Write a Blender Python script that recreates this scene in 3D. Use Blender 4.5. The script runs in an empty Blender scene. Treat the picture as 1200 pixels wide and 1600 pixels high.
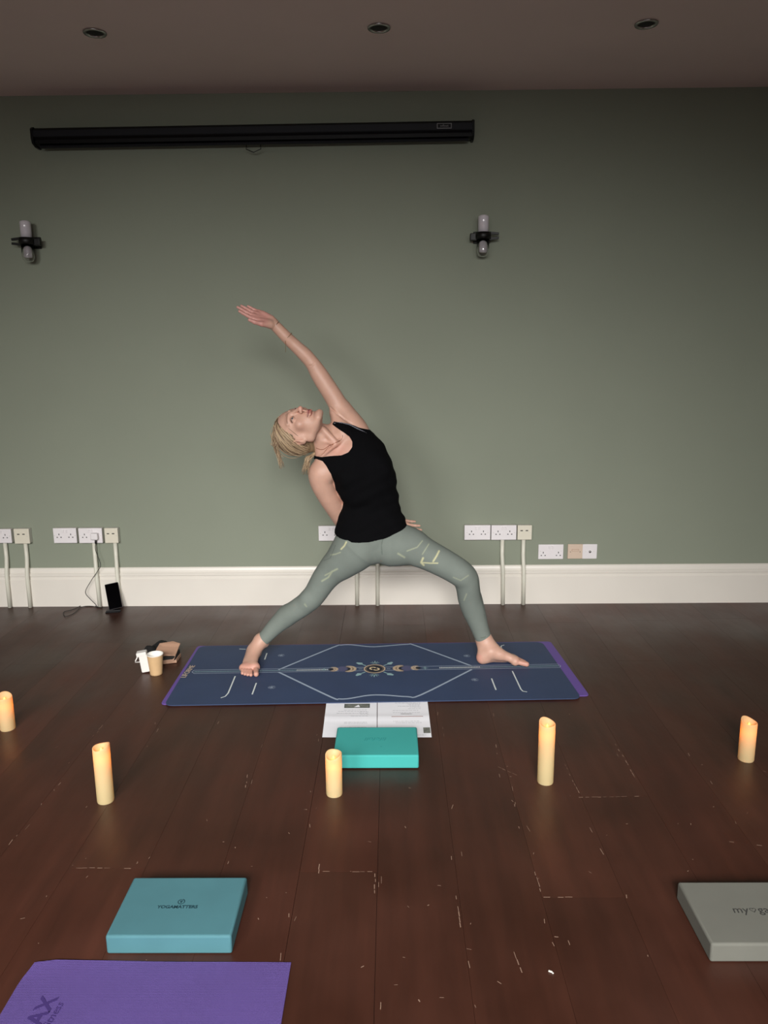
import bpy, bmesh, math, random
import numpy as np
from mathutils import Vector, Matrix, noise
random.seed(7)
C = bpy.context.scene.collection
PI = math.pi

# ------------------------------------------------------------------ camera (measured from the photograph)
FPX, PITCH, ROLL, YAW, CAMH = 1193.2, 0.20461, 0.008948, -0.009691, 1.4492
WALL, CEIL = 4.319, 2.779
_F = np.array([math.sin(YAW)*math.cos(PITCH), math.cos(YAW)*math.cos(PITCH), -math.sin(PITCH)])
_R = np.array([math.cos(YAW), -math.sin(YAW), 0.0]); _D = np.cross(_F, _R)
CR = _R*math.cos(ROLL)+_D*math.sin(ROLL); CD = _D*math.cos(ROLL)-_R*math.sin(ROLL); CF = _F
def _ray(px, py): return CF+CR*(px-600)/FPX+CD*(py-800)/FPX
def onz(px, py, z=0.0):
    v = _ray(px, py); t = (z-CAMH)/v[2]; return Vector((v[0]*t, v[1]*t, z))
def ony(px, py, Y):
    v = _ray(px, py); t = Y/v[1]; return Vector((v[0]*t, Y, v[2]*t+CAMH))
def pxm(p):                                   # metres per pixel at a point
    return float(np.dot(np.array([p[0], p[1], p[2]-CAMH]), CF))/FPX
cam_d = bpy.data.cameras.new('camera'); cam = bpy.data.objects.new('camera', cam_d); C.objects.link(cam)
cam_d.sensor_fit = 'VERTICAL'; cam_d.sensor_height = 36; cam_d.sensor_width = 27; cam_d.lens = FPX/1600*36
cam_d.clip_start = .05
m = Matrix.Identity(4)
for i in range(3):
    m[i][0] = CR[i]; m[i][1] = -CD[i]; m[i][2] = -CF[i]
m[2][3] = CAMH
cam.matrix_world = m
bpy.context.scene.camera = cam

# ------------------------------------------------------------------ materials
def srgb(r, g, b):
    f = lambda c: (c/12.92 if c <= .04045 else ((c+.055)/1.055)**2.4)
    return (f(r/255), f(g/255), f(b/255), 1)
def mat(name, col, rough=.6, metal=0, noise_amt=0.0, nscale=8, bump=0.0, bscale=60, spec=.5, attr=None, **kw):
    m = bpy.data.materials.new(name); m.use_nodes = True; nt = m.node_tree; N = nt.nodes; L = nt.links
    b = N['Principled BSDF']; b.inputs['Base Color'].default_value = col
    b.inputs['Roughness'].default_value = rough; b.inputs['Metallic'].default_value = metal
    b.inputs['Specular IOR Level'].default_value = spec
    for k, v in kw.items(): b.inputs[k.replace('_', ' ')].default_value = v
    tc = N.new('ShaderNodeTexCoord')
    src = None
    if attr:
        a = N.new('ShaderNodeAttribute'); a.attribute_name = attr; src = a.outputs['Color']
    if noise_amt:
        n = N.new('ShaderNodeTexNoise'); n.inputs['Scale'].default_value = nscale; n.inputs['Detail'].default_value = 6
        L.new(tc.outputs['Object'], n.inputs['Vector'])
        r = N.new('ShaderNodeMapRange'); r.inputs['From Min'].default_value = .3; r.inputs['From Max'].default_value = .7
        r.inputs['To Min'].default_value = 1-noise_amt; r.inputs['To Max'].default_value = 1+noise_amt
        L.new(n.outputs['Fac'], r.inputs['Value'])
        mx = N.new('ShaderNodeVectorMath'); mx.operation = 'SCALE'
        if src: L.new(src, mx.inputs[0])
        else: mx.inputs[0].default_value = col[:3]
        L.new(r.outputs['Result'], mx.inputs['Scale']); src = mx.outputs['Vector']
    if src: L.new(src, b.inputs['Base Color'])
    if bump:
        n2 = N.new('ShaderNodeTexNoise'); n2.inputs['Scale'].default_value = bscale; n2.inputs['Detail'].default_value = 4
        L.new(tc.outputs['Object'], n2.inputs['Vector'])
        bp = N.new('ShaderNodeBump'); bp.inputs['Strength'].default_value = bump; bp.inputs['Distance'].default_value = .003
        L.new(n2.outputs['Fac'], bp.inputs['Height']); L.new(bp.outputs['Normal'], b.inputs['Normal'])
    return m
M = {}
M['wall'] = mat('sage_wall_paint', srgb(140, 146, 130), .75, noise_amt=.03, nscale=1.5, bump=.15, bscale=40, spec=.3)
M['ceiling'] = mat('ceiling_paint', srgb(238, 218, 214), .8, noise_amt=.03, nscale=2, bump=.1, bscale=40, spec=.3)
M['sidewall'] = mat('side_wall_paint', srgb(184, 180, 170), .85)
M['skirting'] = mat('white_gloss_paint', srgb(230, 224, 214), .35, noise_amt=.02, nscale=4)
M['dark'] = mat('black_hole', srgb(24, 22, 20), .7)
M['plate'] = mat('white_plastic', srgb(234, 229, 230), .4)
M['plate_cream'] = mat('cream_plastic', srgb(224, 218, 200), .4)
M['plate_beige'] = mat('beige_plastic', srgb(214, 192, 172), .45)
M['backbox'] = mat('back_box_plastic', srgb(205, 203, 194), .5)
M['conduit'] = mat('conduit_paint', srgb(222, 220, 205), .45, noise_amt=.03)
M['screen_black'] = mat('black_casing', srgb(9, 9, 12), .4, spec=.2)
M['screen_grey'] = mat('casing_charcoal', srgb(30, 31, 36), .5, spec=.2)
M['logo_grey'] = mat('logo_plate', srgb(130, 130, 132), .4)
M['black_metal'] = mat('black_iron', srgb(14, 13, 12), .45, metal=.2)
M['chrome'] = mat('brushed_steel', srgb(190, 188, 186), .25, metal=1)
M['frost'] = mat('frosted_white_glass', srgb(214, 208, 214), .12, spec=.8)
M['black_phone'] = mat('black_glass', srgb(2, 2, 3), .06, spec=.2)
M['phone_side'] = mat('phone_side_grey', srgb(120, 115, 118), .3, metal=.6)
M['cable'] = mat('black_cable', srgb(30, 26, 24), .6)
M['kraft'] = mat('kraft_card', srgb(203, 168, 124), .7, noise_amt=.04, nscale=30)
M['cup_white'] = mat('cup_white', srgb(236, 232, 224), .5)
M['brown_card'] = mat('brown_card', srgb(178, 140, 116), .75, noise_amt=.05, nscale=20)
M['white_carton'] = mat('white_carton', srgb(224, 220, 215), .6, noise_amt=.03, nscale=30)
M['black_cloth'] = mat('black_cloth', srgb(14, 12, 12), .9)
M['mat_blue'] = mat('mat_navy_rubber', srgb(48, 64, 96), .62, noise_amt=.07, nscale=5, bump=.15, bscale=300)
M['mat_under'] = mat('mat_purple_rubber', srgb(104, 78, 156), .6)
M['print_pale'] = mat('print_pale_blue', srgb(160, 174, 192), .6)
M['print_mint'] = mat('print_mint', srgb(146, 178, 182), .6)
M['print_white'] = mat('print_white', srgb(214, 222, 222), .6)
M['print_tan'] = mat('print_tan', srgb(190, 168, 144), .6)
M['print_mauve'] = mat('print_mauve', srgb(82, 84, 118), .6)
M['print_dark'] = mat('print_dark', srgb(24, 28, 44), .6)
M['print_cream'] = mat('print_cream', srgb(222, 200, 160), .6)
M['teal'] = mat('turquoise_foam', srgb(56, 158, 152), .8, noise_amt=.03, nscale=6)
M['teal_d'] = mat('turquoise_emboss', srgb(40, 140, 136), .8)
M['petrol'] = mat('petrol_foam', srgb(66, 112, 120), .8, noise_amt=.06, nscale=8)
M['petrol_d'] = mat('petrol_print', srgb(14, 52, 62), .7)
M['greyfoam'] = mat('grey_foam', srgb(108, 108, 100), .85, noise_amt=.05, nscale=8)
M['grey_d'] = mat('grey_print', srgb(52, 52, 50), .8)
M['paper'] = mat('white_paper', srgb(240, 240, 245), .7, noise_amt=.015, nscale=8)
M['ink'] = mat('faint_ink', srgb(176, 176, 180), .7)
M['ink_d'] = mat('dark_ink', srgb(70, 76, 72), .7)
M['ink_r'] = mat('brownish_ink', srgb(172, 152, 150), .7)
M['photo_print'] = mat('printed_photo', srgb(112, 114, 106), .7, noise_amt=.3, nscale=80)
M['debris'] = mat('white_chip', srgb(220, 214, 204), .8)

def clear_glass():
    m = bpy.data.materials.new('clear_glass'); m.use_nodes = True
    b = m.node_tree.nodes['Principled BSDF']; b.inputs['Base Color'].default_value = (.95, .95, .95, 1)
    b.inputs['Roughness'].default_value = .03; b.inputs['Transmission Weight'].default_value = 1; b.inputs['IOR'].default_value = 1.45
    return m
M['glass'] = clear_glass()

def floor_mat():
    m = mat('varnished_boards', (0, 0, 0, 1), .36, spec=.55)
    nt = m.node_tree; N = nt.nodes; L = nt.links; b = N['Principled BSDF']
    tc = N.new('ShaderNodeTexCoord'); at = N.new('ShaderNodeAttribute'); at.attribute_name = 'Col'
    # long streaks along the boards
    mp = N.new('ShaderNodeMapping'); mp.inputs['Scale'].default_value = (14, 1.2, 1)
    L.new(tc.outputs['Object'], mp.inputs['Vector'])
    n1 = N.new('ShaderNodeTexNoise'); n1.inputs['Scale'].default_value = 1.3; n1.inputs['Detail'].default_value = 8; n1.inputs['Roughness'].default_value = .6
    L.new(mp.outputs['Vector'], n1.inputs['Vector'])
    n2 = N.new('ShaderNodeTexNoise'); n2.inputs['Scale'].default_value = 2.2; n2.inputs['Detail'].default_value = 5
    L.new(tc.outputs['Object'], n2.inputs['Vector'])
    r1 = N.new('ShaderNodeMapRange'); r1.inputs['From Min'].default_value = .3; r1.inputs['From Max'].default_value = .7; r1.inputs['To Min'].default_value = .82; r1.inputs['To Max'].default_value = 1.2
    L.new(n1.outputs['Fac'], r1.inputs['Value'])
    r2 = N.new('ShaderNodeMapRange'); r2.inputs['From Min'].default_value = .3; r2.inputs['From Max'].default_value = .7; r2.inputs['To Min'].default_value = .75; r2.inputs['To Max'].default_value = 1.28
    L.new(n2.outputs['Fac'], r2.inputs['Value'])
    mu = N.new('ShaderNodeMath'); mu.operation = 'MULTIPLY'; L.new(r1.outputs['Result'], mu.inputs[0]); L.new(r2.outputs['Result'], mu.inputs[1])
    sc = N.new('ShaderNodeVectorMath'); sc.operation = 'SCALE'; L.new(at.outputs['Color'], sc.inputs[0]); L.new(mu.outputs['Value'], sc.inputs['Scale'])
    # pale chips and scratches: stretched noise, thresholded
    mp2 = N.new('ShaderNodeMapping'); mp2.inputs['Scale'].default_value = (46, 20, 1); mp2.inputs['Rotation'].default_value = (0, 0, .5)
    L.new(tc.outputs['Object'], mp2.inputs['Vector'])
    n3 = N.new('ShaderNodeTexNoise'); n3.inputs['Scale'].default_value = 1.0; n3.inputs['Detail'].default_value = 9; n3.inputs['Roughness'].default_value = .62
    L.new(mp2.outputs['Vector'], n3.inputs['Vector'])
    r3 = N.new('ShaderNodeMapRange'); r3.inputs['From Min'].default_value = .735; r3.inputs['From Max'].default_value = .77
    L.new(n3.outputs['Fac'], r3.inputs['Value'])
    mx = N.new('ShaderNodeMix'); mx.data_type = 'RGBA'; mx.inputs['B'].default_value = srgb(150, 128, 112)
    L.new(r3.outputs['Result'], mx.inputs['Factor']); L.new(sc.outputs['Vector'], mx.inputs['A']); L.new(mx.outputs['Result'], b.inputs['Base Color'])
    r4 = N.new('ShaderNodeMapRange'); r4.inputs['From Min'].default_value = .3; r4.inputs['From Max'].default_value = .7; r4.inputs['To Min'].default_value = .32; r4.inputs['To Max'].default_value = .52
    L.new(n2.outputs['Fac'], r4.inputs['Value']); L.new(r4.outputs['Result'], b.inputs['Roughness'])
    n5 = N.new('ShaderNodeTexNoise'); n5.inputs['Scale'].default_value = 6; n5.inputs['Detail'].default_value = 3
    mp5 = N.new('ShaderNodeMapping'); mp5.inputs['Scale'].default_value = (2.5, .8, 1); L.new(tc.outputs['Object'], mp5.inputs['Vector']); L.new(mp5.outputs['Vector'], n5.inputs['Vector'])
    bp = N.new('ShaderNodeBump'); bp.inputs['Strength'].default_value = .3; bp.inputs['Distance'].default_value = .006
    L.new(n5.outputs['Fac'], bp.inputs['Height']); L.new(bp.outputs['Normal'], b.inputs['Normal'])
    return m
M['floor'] = floor_mat()
def ribbed(name, col):
    m = mat(name, col, .7, noise_amt=.05, nscale=4); nt = m.node_tree; N = nt.nodes; L = nt.links; b = N['Principled BSDF']
    tc = [n for n in N if n.type == 'TEX_COORD'][0]
    hs = []
    for ax, s in (('X', 130), ('Y', 105)):
        w = N.new('ShaderNodeTexWave'); w.bands_direction = ax; w.inputs['Scale'].default_value = s; w.inputs['Distortion'].default_value = .3
        L.new(tc.outputs['Object'], w.inputs['Vector']); hs.append(w)
    ad = N.new('ShaderNodeMath'); ad.operation = 'MULTIPLY'; L.new(hs[0].outputs['Fac'], ad.inputs[0]); L.new(hs[1].outputs['Fac'], ad.inputs[1])
    bp = N.new('ShaderNodeBump'); bp.inputs['Strength'].default_value = .7; bp.inputs['Distance'].default_value = .003
    L.new(ad.outputs['Value'], bp.inputs['Height']); L.new(bp.outputs['Normal'], b.inputs['Normal'])
    return m
M['purple'] = ribbed('purple_ribbed_pvc', srgb(92, 71, 140))
M['purple_d'] = mat('purple_embossing', srgb(56, 38, 98), .7)
def wax_mat():
    m = bpy.data.materials.new('ivory_wax'); m.use_nodes = True; N = m.node_tree.nodes; L = m.node_tree.links
    b = N['Principled BSDF']; b.inputs['Base Color'].default_value = srgb(224, 208, 160); b.inputs['Roughness'].default_value = .45
    t = N.new('ShaderNodeBsdfTranslucent'); t.inputs['Color'].default_value = (.9, .74, .42, 1)
    x = N.new('ShaderNodeMixShader'); x.inputs[0].default_value = .4
    L.new(b.outputs[0], x.inputs[1]); L.new(t.outputs[0], x.inputs[2]); L.new(x.outputs[0], N['Material Output'].inputs['Surface'])
    return m
M['wax'] = wax_mat()
def emis(name, col, s):
    m = bpy.data.materials.new(name); m.use_nodes = True; b = m.node_tree.nodes['Principled BSDF']
    b.inputs['Base Color'].default_value = col; b.inputs['Emission Color'].default_value = col; b.inputs['Emission Strength'].default_value = s
    return m
M['flame'] = emis('led_flame', srgb(255, 214, 110), 1.6)

# ------------------------------------------------------------------ object helpers
def tag(o, label=None, cat=None, group=None, kind=None):
    if label: o['label'] = label
    if cat: o['category'] = cat
    if group: o['group'] = group
    if kind: o['kind'] = kind
    return o
def empty(name, loc, label, cat, group=None, rz=0):
    o = bpy.data.objects.new(name, None); C.objects.link(o); o.location = loc; o.rotation_euler = (0, 0, rz)
    o.empty_display_size = .05
    return tag(o, label, cat, group)
class MB:
    def __init__(s): s.bm = bmesh.new(); s.mats = []
    def mi(s, m):
        if m not in s.mats: s.mats.append(m)
        return s.mats.index(m)
    def _set(s, faces, m, smooth=False):
        i = s.mi(m)
        for f in faces: f.material_index = i; f.smooth = smooth
    def box(s, c, d, m, bevel=0, rot=None, seg=2):
        r = bmesh.ops.create_cube(s.bm, size=1); vs = r['verts']
        for v in vs: v.co = Vector((v.co.x*d[0], v.co.y*d[1], v.co.z*d[2]))
        fs = list({f for v in vs for f in v.link_faces})
        if bevel:
            es = list({e for v in vs for e in v.link_edges})
            rr = bmesh.ops.bevel(s.bm, geom=es, offset=bevel, segments=seg, affect='EDGES', profile=.5)
            fs = list({f for f in rr['faces']} | {f for f in fs if f.is_valid}); vs = list({v for f in fs for v in f.verts})
            allv = set(vs); 
            st = list(vs)
            while st:
                v = st.pop()
                for e in v.link_edges:
                    o = e.other_vert(v)
                    if o not in allv: allv.add(o); st.append(o)
            vs = list(allv); fs = list({f for v in vs for f in v.link_faces})
        for v in vs:
            p = v.co
            if rot is not None: p = rot @ p
            v.co = p+Vector(c)
        s._set(fs, m, False)
        if bevel:
            am = max(f.calc_area() for f in fs)
            for f in fs: f.smooth = f.calc_area() < am*.05
        return vs
    def lathe(s, prof, m, loc=(0, 0, 0), seg=32, smooth=True, axis=None, close=False):
        rings = []
        for (r, z) in prof:
            if r < 1e-6: rings.append([s.bm.verts.new((0, 0, z))])
            else: rings.append([s.bm.verts.new((r*math.cos(2*PI*k/seg), r*math.sin(2*PI*k/seg), z)) for k in range(seg)])
        fs = []
        for a, b in zip(rings, rings[1:]):
            for k in range(seg):
                k2 = (k+1) % seg
                if len(a) == 1 and len(b) == 1: continue
                if len(a) == 1: fs.append(s.bm.faces.new((a[0], b[k2], b[k])))
                elif len(b) == 1: fs.append(s.bm.faces.new((a[k], a[k2], b[0])))
                else: fs.append(s.bm.faces.new((a[k], a[k2], b[k2], b[k])))
        q = axis if axis is not None else Matrix.Identity(3)
        for rg in rings:
            for v in rg: v.co = q @ v.co+Vector(loc)
        s._set(fs, m, smooth); return rings
    def tube(s, pts, r, m, seg=10, caps=True, smooth=True):
        pts = [Vector(p) for p in pts]; n = len(pts); rr = r if isinstance(r, (list, tuple)) else [r]*n
        rings = []; up = None
        for i, p in enumerate(pts):
            t = (pts[min(i+1, n-1)]-pts[max(i-1, 0)]).normalized()
            if up is None:
                up = Vector((0, 0, 1)) if abs(t.z) < .9 else Vector((1, 0, 0))
            a = t.cross(up).normalized(); b = a.cross(t).normalized(); up = b
            rings.append([s.bm.verts.new(p+(a*math.cos(2*PI*k/seg)+b*math.sin(2*PI*k/seg))*rr[i]) for k in range(seg)])
        fs = []
        for a, b in zip(rings, rings[1:]):
            for k in range(seg): fs.append(s.bm.faces.new((a[k], a[(k+1) % seg], b[(k+1) % seg], b[k])))
        if caps: fs.append(s.bm.faces.new(rings[0][::-1])); fs.append(s.bm.faces.new(rings[-1]))
        s._set(fs, m, smooth); return rings
    def prism(s, poly, z0, z1, m, smooth=False, T=None):
        a = [s.bm.verts.new((p[0], p[1], z0)) for p in poly]; b = [s.bm.verts.new((p[0], p[1], z1)) for p in poly]
        n = len(poly); fs = [s.bm.faces.new(a[::-1]), s.bm.faces.new(b)]
        for k in range(n): fs.append(s.bm.faces.new((a[k], a[(k+1) % n], b[(k+1) % n], b[k])))
        if T is not None:
            for v in a+b: v.co = T @ v.co
        s._set(fs, m, smooth); return fs
    def flat(s, poly, z, m, T=None):
        vs = [s.bm.verts.new((p[0], p[1], z)) for p in poly]
        if T is not None:
            for v in vs: v.co = T @ v.co
        s._set([s.bm.faces.new(vs)], m)
    def strip(s, pts, w, z, m, T=None):
        P = [Vector((p[0], p[1])) for p in pts]; L = []; R = []
        for i, p in enumerate(P):
            t = (P[min(i+1, len(P)-1)]-P[max(i-1, 0)]).normalized(); n = Vector((-t.y, t.x))*w/2
            L.append(p+n); R.append(p-n)
        for i in range(len(P)-1): s.flat([R[i], R[i+1], L[i+1], L[i]], z, m, T)
    def text(s, txt, size, m, T, extr=.0002, shear=0, align='CENTER', bold=0.0):
        cu = bpy.data.curves.new('t', 'FONT'); cu.body = txt; cu.size = size; cu.extrude = extr; cu.shear = shear; cu.offset = bold
        cu.align_x = align; cu.align_y = 'CENTER'; cu.resolution_u = 3
        o = bpy.data.objects.new('t', cu); C.objects.link(o)
        dg = bpy.context.evaluated_depsgraph_get(); me = bpy.data.meshes.new_from_object(o.evaluated_get(dg))
        bpy.data.objects.remove(o); bpy.data.curves.remove(cu)
        me.transform(T); old = set(s.bm.faces); s.bm.from_mesh(me)
        s._set([f for f in s.bm.faces if f not in old], m); bpy.data.meshes.remove(me)
    def build(s, name, parent=None, loc=None, rot=None, recalc=True, autosmooth=None):
        if recalc: bmesh.ops.recalc_face_normals(s.bm, faces=s.bm.faces)
        me = bpy.data.meshes.new(name); s.bm.to_mesh(me); s.bm.free()
        for m in s.mats: me.materials.append(m)
        o = bpy.data.objects.new(name, me); C.objects.link(o)
        if parent: o.parent = parent
        if loc is not None: o.location = loc
        if rot is not None: o.rotation_euler = rot
        return o
def smooth_pts(pts, n=8):
    P = [Vector(p) for p in pts]; P = [P[0]*2-P[1]]+P+[P[-1]*2-P[-2]]; out = []
    for i in range(1, len(P)-2):
        for k in range(n):
            t = k/n; a, b, c, d = P[i-1:i+3]
            out.append(.5*((2*b)+(c-a)*t+(2*a-5*b+4*c-d)*t*t+(3*b-a-3*c+d)*t**3))
    out.append(P[-2]); return out
def copy_tree(o, parent=None):
    c = o.copy(); C.objects.link(c); c.parent = parent
    for ch in list(o.children): copy_tree(ch, c)
    return c
def TR(x, y, z, rz=0, rx=0, s=1): return Matrix.Translation((x, y, z)) @ Matrix.Rotation(rz, 4, 'Z') @ Matrix.Rotation(rx, 4, 'X') @ Matrix.Scale(s, 4)

# ------------------------------------------------------------------ the room
X0, X1, Y0 = -3.3, 3.3, -1.8
def struct(mb, name): return tag(mb.build(name), kind='structure')
b = MB(); b.box((0, WALL+.05, CEIL/2), (X1-X0+.2, .1, CEIL), M['wall']); struct(b, 'wall_back')
b = MB(); b.box((X0-.05, (Y0+WALL)/2, CEIL/2), (.1, WALL-Y0, CEIL), M['sidewall']); struct(b, 'wall_left')
b = MB(); b.box((X1+.05, (Y0+WALL)/2, CEIL/2), (.1, WALL-Y0, CEIL), M['sidewall']); struct(b, 'wall_right')
b = MB(); b.box((0, (Y0+WALL)/2, CEIL+.05), (X1-X0+.2, WALL-Y0+.2, .1), M['ceiling']); struct(b, 'ceiling')
# skirting with an ogee top
b = MB(); prof = [(0, 0), (.024, 0), (.024, .165), (.019, .172), (.019, .182), (.022, .186), (.022, .196), (.014, .204), (.013, .214), (.009, .226), (.004, .232), (0, .232)]
vsr = [[b.bm.verts.new((x, WALL-p, z)) for (p, z) in prof] for x in (X0, X1)]
fs = [b.bm.faces.new((vsr[0][k], vsr[1][k], vsr[1][k+1], vsr[0][k+1])) for k in range(len(prof)-1)]
b._set(fs, M['skirting']); struct(b, 'baseboard_back')
# windows in the wall behind the camera
WINS = [(-1.75, 1.15), (0.0, 1.15), (1.75, 1.15)]; WZ0, WZ1 = 1.75, 2.7
b = MB()
xs = [X0]
for cx, w in WINS: xs += [cx-w/2, cx+w/2]
xs.append(X1)
for i in range(0, len(xs), 2): b.box(((xs[i]+xs[i+1])/2, Y0-.1, CEIL/2), (xs[i+1]-xs[i], .2, CEIL), M['sidewall'])
for cx, w in WINS:
    b.box((cx, Y0-.1, WZ0/2), (w, .2, WZ0), M['sidewall']); b.box((cx, Y0-.1, (WZ1+CEIL)/2), (w, .2, CEIL-WZ1), M['sidewall'])
struct(b, 'wall_front')
for i, (cx, w) in enumerate(WINS):
    b = MB(); H = WZ1-WZ0
    for x in (cx-w/2+.03, cx+w/2-.03): b.box((x, Y0-.12, (WZ0+WZ1)/2), (.06, .06, H), M['skirting'])
    for z in (WZ0+.03, (WZ0+WZ1)/2, WZ1-.03): b.box((cx, Y0-.12, z), (w, .06, .05), M['skirting'])
    b.box((cx, Y0-.12, (WZ0+WZ1)/2), (.03, .04, H), M['skirting'])
    b.box((cx, Y0-.14, (WZ0+WZ1)/2), (w, .006, H), M['glass'])
    struct(b, 'window_%d' % (i+1))
# floorboards
b = MB(); BW = .2237; x = -.046
ks = range(-15, 16); ends = {-4: [1.946], -1: [1.9275], 2: [1.82, .4], 3: [], 0: [3.9], }
lay = b.bm.loops.layers.float_color.new('Col')
rnd = random.Random(3)
for k in ks:
    xa, xb = x+k*BW, x+(k+1)*BW
    xa = max(xa, X0); xb = min(xb, X1)
    if xb-xa < .02: continue
    cuts = {-4: [1.946, -.9], -1: [1.9275, -1.2], 2: [1.82, -.7], 3: [2.302, .3], 0: [3.95, .9]}.get(k)
    if cuts is None: cuts = [rnd.uniform(-2.4, -.6), rnd.uniform(.2, 1.2), rnd.uniform(3.1, 4.1)]
    cs = [Y0]+sorted(cuts)+[WALL]
    for ya, yb in zip(cs, cs[1:]):
        g = .0006 if k != -1 else .0016
        tone = rnd.uniform(.86, 1.14); hue = rnd.uniform(-.06, .06)
        n0 = len(b.bm.faces)
        b.box(((xa+xb)/2, (ya+yb)/2, -.01), (xb-xa-g, yb-ya-g, .02), M['floor'])
        b.bm.faces.ensure_lookup_table()
        base = srgb(63, 33, 23)
        for f in list(b.bm.faces)[n0:]:
            for l in f.loops: l[lay] = (base[0]*tone*(1+hue), base[1]*tone, base[2]*tone, 1)
n0 = len(b.bm.faces); b.box((0, (Y0+WALL)/2, -.02), (X1-X0, WALL-Y0, .016), M['dark'])
# lifted varnish: pale chipped lines along some joints
def chip(px, py, qx, qy, w=.0022):
    p = onz(px, py); q = onz(qx, qy); n = max(2, int((q-p).length/.02)); pts = []
    rr = random.Random(int(px*7+py))
    for i in range(n):
        if rr.random() < .35: continue
        a = p.lerp(q, i/n); c = p.lerp(q, (i+rr.uniform(.5, 1))/n); off = Vector((rr.uniform(-.002, .002), rr.uniform(-.001, .001), 0))
        b.strip([a+off, c+off], w*rr.uniform(.5, 1.2), .0003, M['chip'])
M['chip'] = mat('bare_wood_chip', srgb(138, 112, 96), .7)
for a in [(959, 1158, 1003, 1232), (880, 1190, 905, 1240), (905, 1246, 1010, 1244), (505, 1362, 585, 1362), (586, 1365, 586, 1400), (108, 1356, 205, 1357), (835, 1362, 846, 1398),
          (892, 1342, 907, 1368), (804, 1487, 817, 1524), (712, 1400, 722, 1460), (730, 1482, 758, 1488), (865, 1464, 884, 1466), (500, 1350, 497, 1368), (848, 1402, 965, 1402), (778, 1198, 808, 1212), (1140, 1315, 1195, 1322), (388, 1205, 384, 1232), (212, 1350, 217, 1345), (160, 1133, 150, 1147), (480, 1265, 474, 1265)]: chip(*a)
rc = random.Random(21)
for i in range(130):
    px_, py_ = rc.uniform(0, 1200), rc.uniform(1110, 1600)
    if rc.random() < .35: px_ += 0
    else:
        kx = -.046+BW*rc.randint(-5, 5)+rc.gauss(0, .012); yy = rc.uniform(1.4, 2.9); b.strip([(kx, yy), (kx+rc.gauss(0, .002), yy+rc.uniform(.004, .03))], rc.uniform(.0008, .0022), .0003, M['chip']); continue
    p = onz(px_, py_); an = rc.uniform(0, PI); L_ = rc.uniform(.002, .012); b.strip([p, p+Vector((math.cos(an)*L_, math.sin(an)*L_, 0))], rc.uniform(.0008, .0026), .0003, M['chip'])
fl = b.build('floor', recalc=False); tag(fl, kind='structure')

# window light
def area(name, loc, sx, sy, power, col, rot, spread=PI):
    l = bpy.data.lights.new(name, 'AREA'); l.shape = 'RECTANGLE'; l.size = sx; l.size_y = sy; l.energy = power; l.color = col; l.spread = spread
    o = bpy.data.objects.new(name, l); C.objects.link(o); o.location = loc; o.rotation_euler = rot; return o
LP = [39, 52, 18]
for i, (cx, w) in enumerate(WINS):
    area('window_daylight', (cx, Y0+.12, (WZ0+WZ1)/2+.0), w, WZ1-WZ0, LP[i], (1.0, .985, .96), (math.radians(90-30), 0, 0), math.radians(72))
w = bpy.data.worlds.new('world'); bpy.context.scene.world = w; w.use_nodes = True
w.node_tree.nodes['Background'].inputs[0].default_value = (.6, .7, .9, 1); w.node_tree.nodes['Background'].inputs[1].default_value = .6
sc = bpy.context.scene; sc.view_settings.view_transform = 'Standard'; sc.view_settings.look = 'None'; sc.view_settings.exposure = -.2; sc.view_settings.gamma = 1
sc.view_settings.use_curve_mapping = False

# ------------------------------------------------------------------ ceiling downlights
DL = [(-1.229, 3.535, 'recessed round ceiling spotlight at the left end of the row, switched off'), (-.037, 3.521, 'recessed round ceiling spotlight in the middle of the row, switched off'), (1.071, 3.517, 'recessed round ceiling spotlight at the right end of the row, switched off')]
dl0 = None
for i, (x_, y_, lb) in enumerate(DL):
    if dl0 is None:
        dl0 = empty('ceiling_downlight', (x_, y_, CEIL), lb, 'ceiling light', 'ceiling spotlights in a row')
        b = MB(); b.lathe([(.047, 0), (.049, -.003), (.046, -.007), (.036, -.007), (.033, -.002), (.033, 0)], M['chrome']); b.build('bezel', dl0)
        b = MB(); b.lathe([(.033, -.001), (.024, -.0035), (0, -.0045)], M['dark']); b.build('lamp', dl0)
    else:
        c = copy_tree(dl0); c.location = (x_, y_, CEIL); c['label'] = lb

# ------------------------------------------------------------------ projector screen casing
pa, pb = ony(50, 215, WALL-.075), ony(741, 203, WALL-.075)
sx0, sx1, sz = pa.x, pb.x, (pa.z+pb.z)/2
scr = empty('projector_screen', ((sx0+sx1)/2, WALL-.05, sz), 'long black rolled-up projector screen mounted high on the green wall', 'projector screen')
W2 = (sx1-sx0)/2; tilt = (pb.z-pa.z)/(sx1-sx0)
T = Matrix.Rotation(-tilt, 4, 'Y')
def xprism(b, prof, xa, xb, m):
    A = [b.bm.verts.new(T @ Vector((xa, p[0], p[1]))) for p in prof]; B = [b.bm.verts.new(T @ Vector((xb, p[0], p[1]))) for p in prof]; n = len(prof)
    fs = [b.bm.faces.new(A), b.bm.faces.new(B[::-1])]+[b.bm.faces.new((A[k], B[k], B[(k+1) % n], A[(k+1) % n])) for k in range(n)]
    b._set(fs, m)
b = MB(); xprism(b, [(.05, .046), (-.02, .046), (-.034, .036), (-.036, .034), (-.036, -.002), (-.026, -.012), (-.026, -.03), (.0, -.036), (.05, -.036)], -W2+.012, W2-.012, M['screen_black']); b.build('casing', scr)
b = MB(); xprism(b, [(-.034, .032), (-.039, .030), (-.039, .001), (-.034, -.001)], -W2+.012, W2-.012, M['screen_grey']); b.build('front_band', scr)
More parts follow.
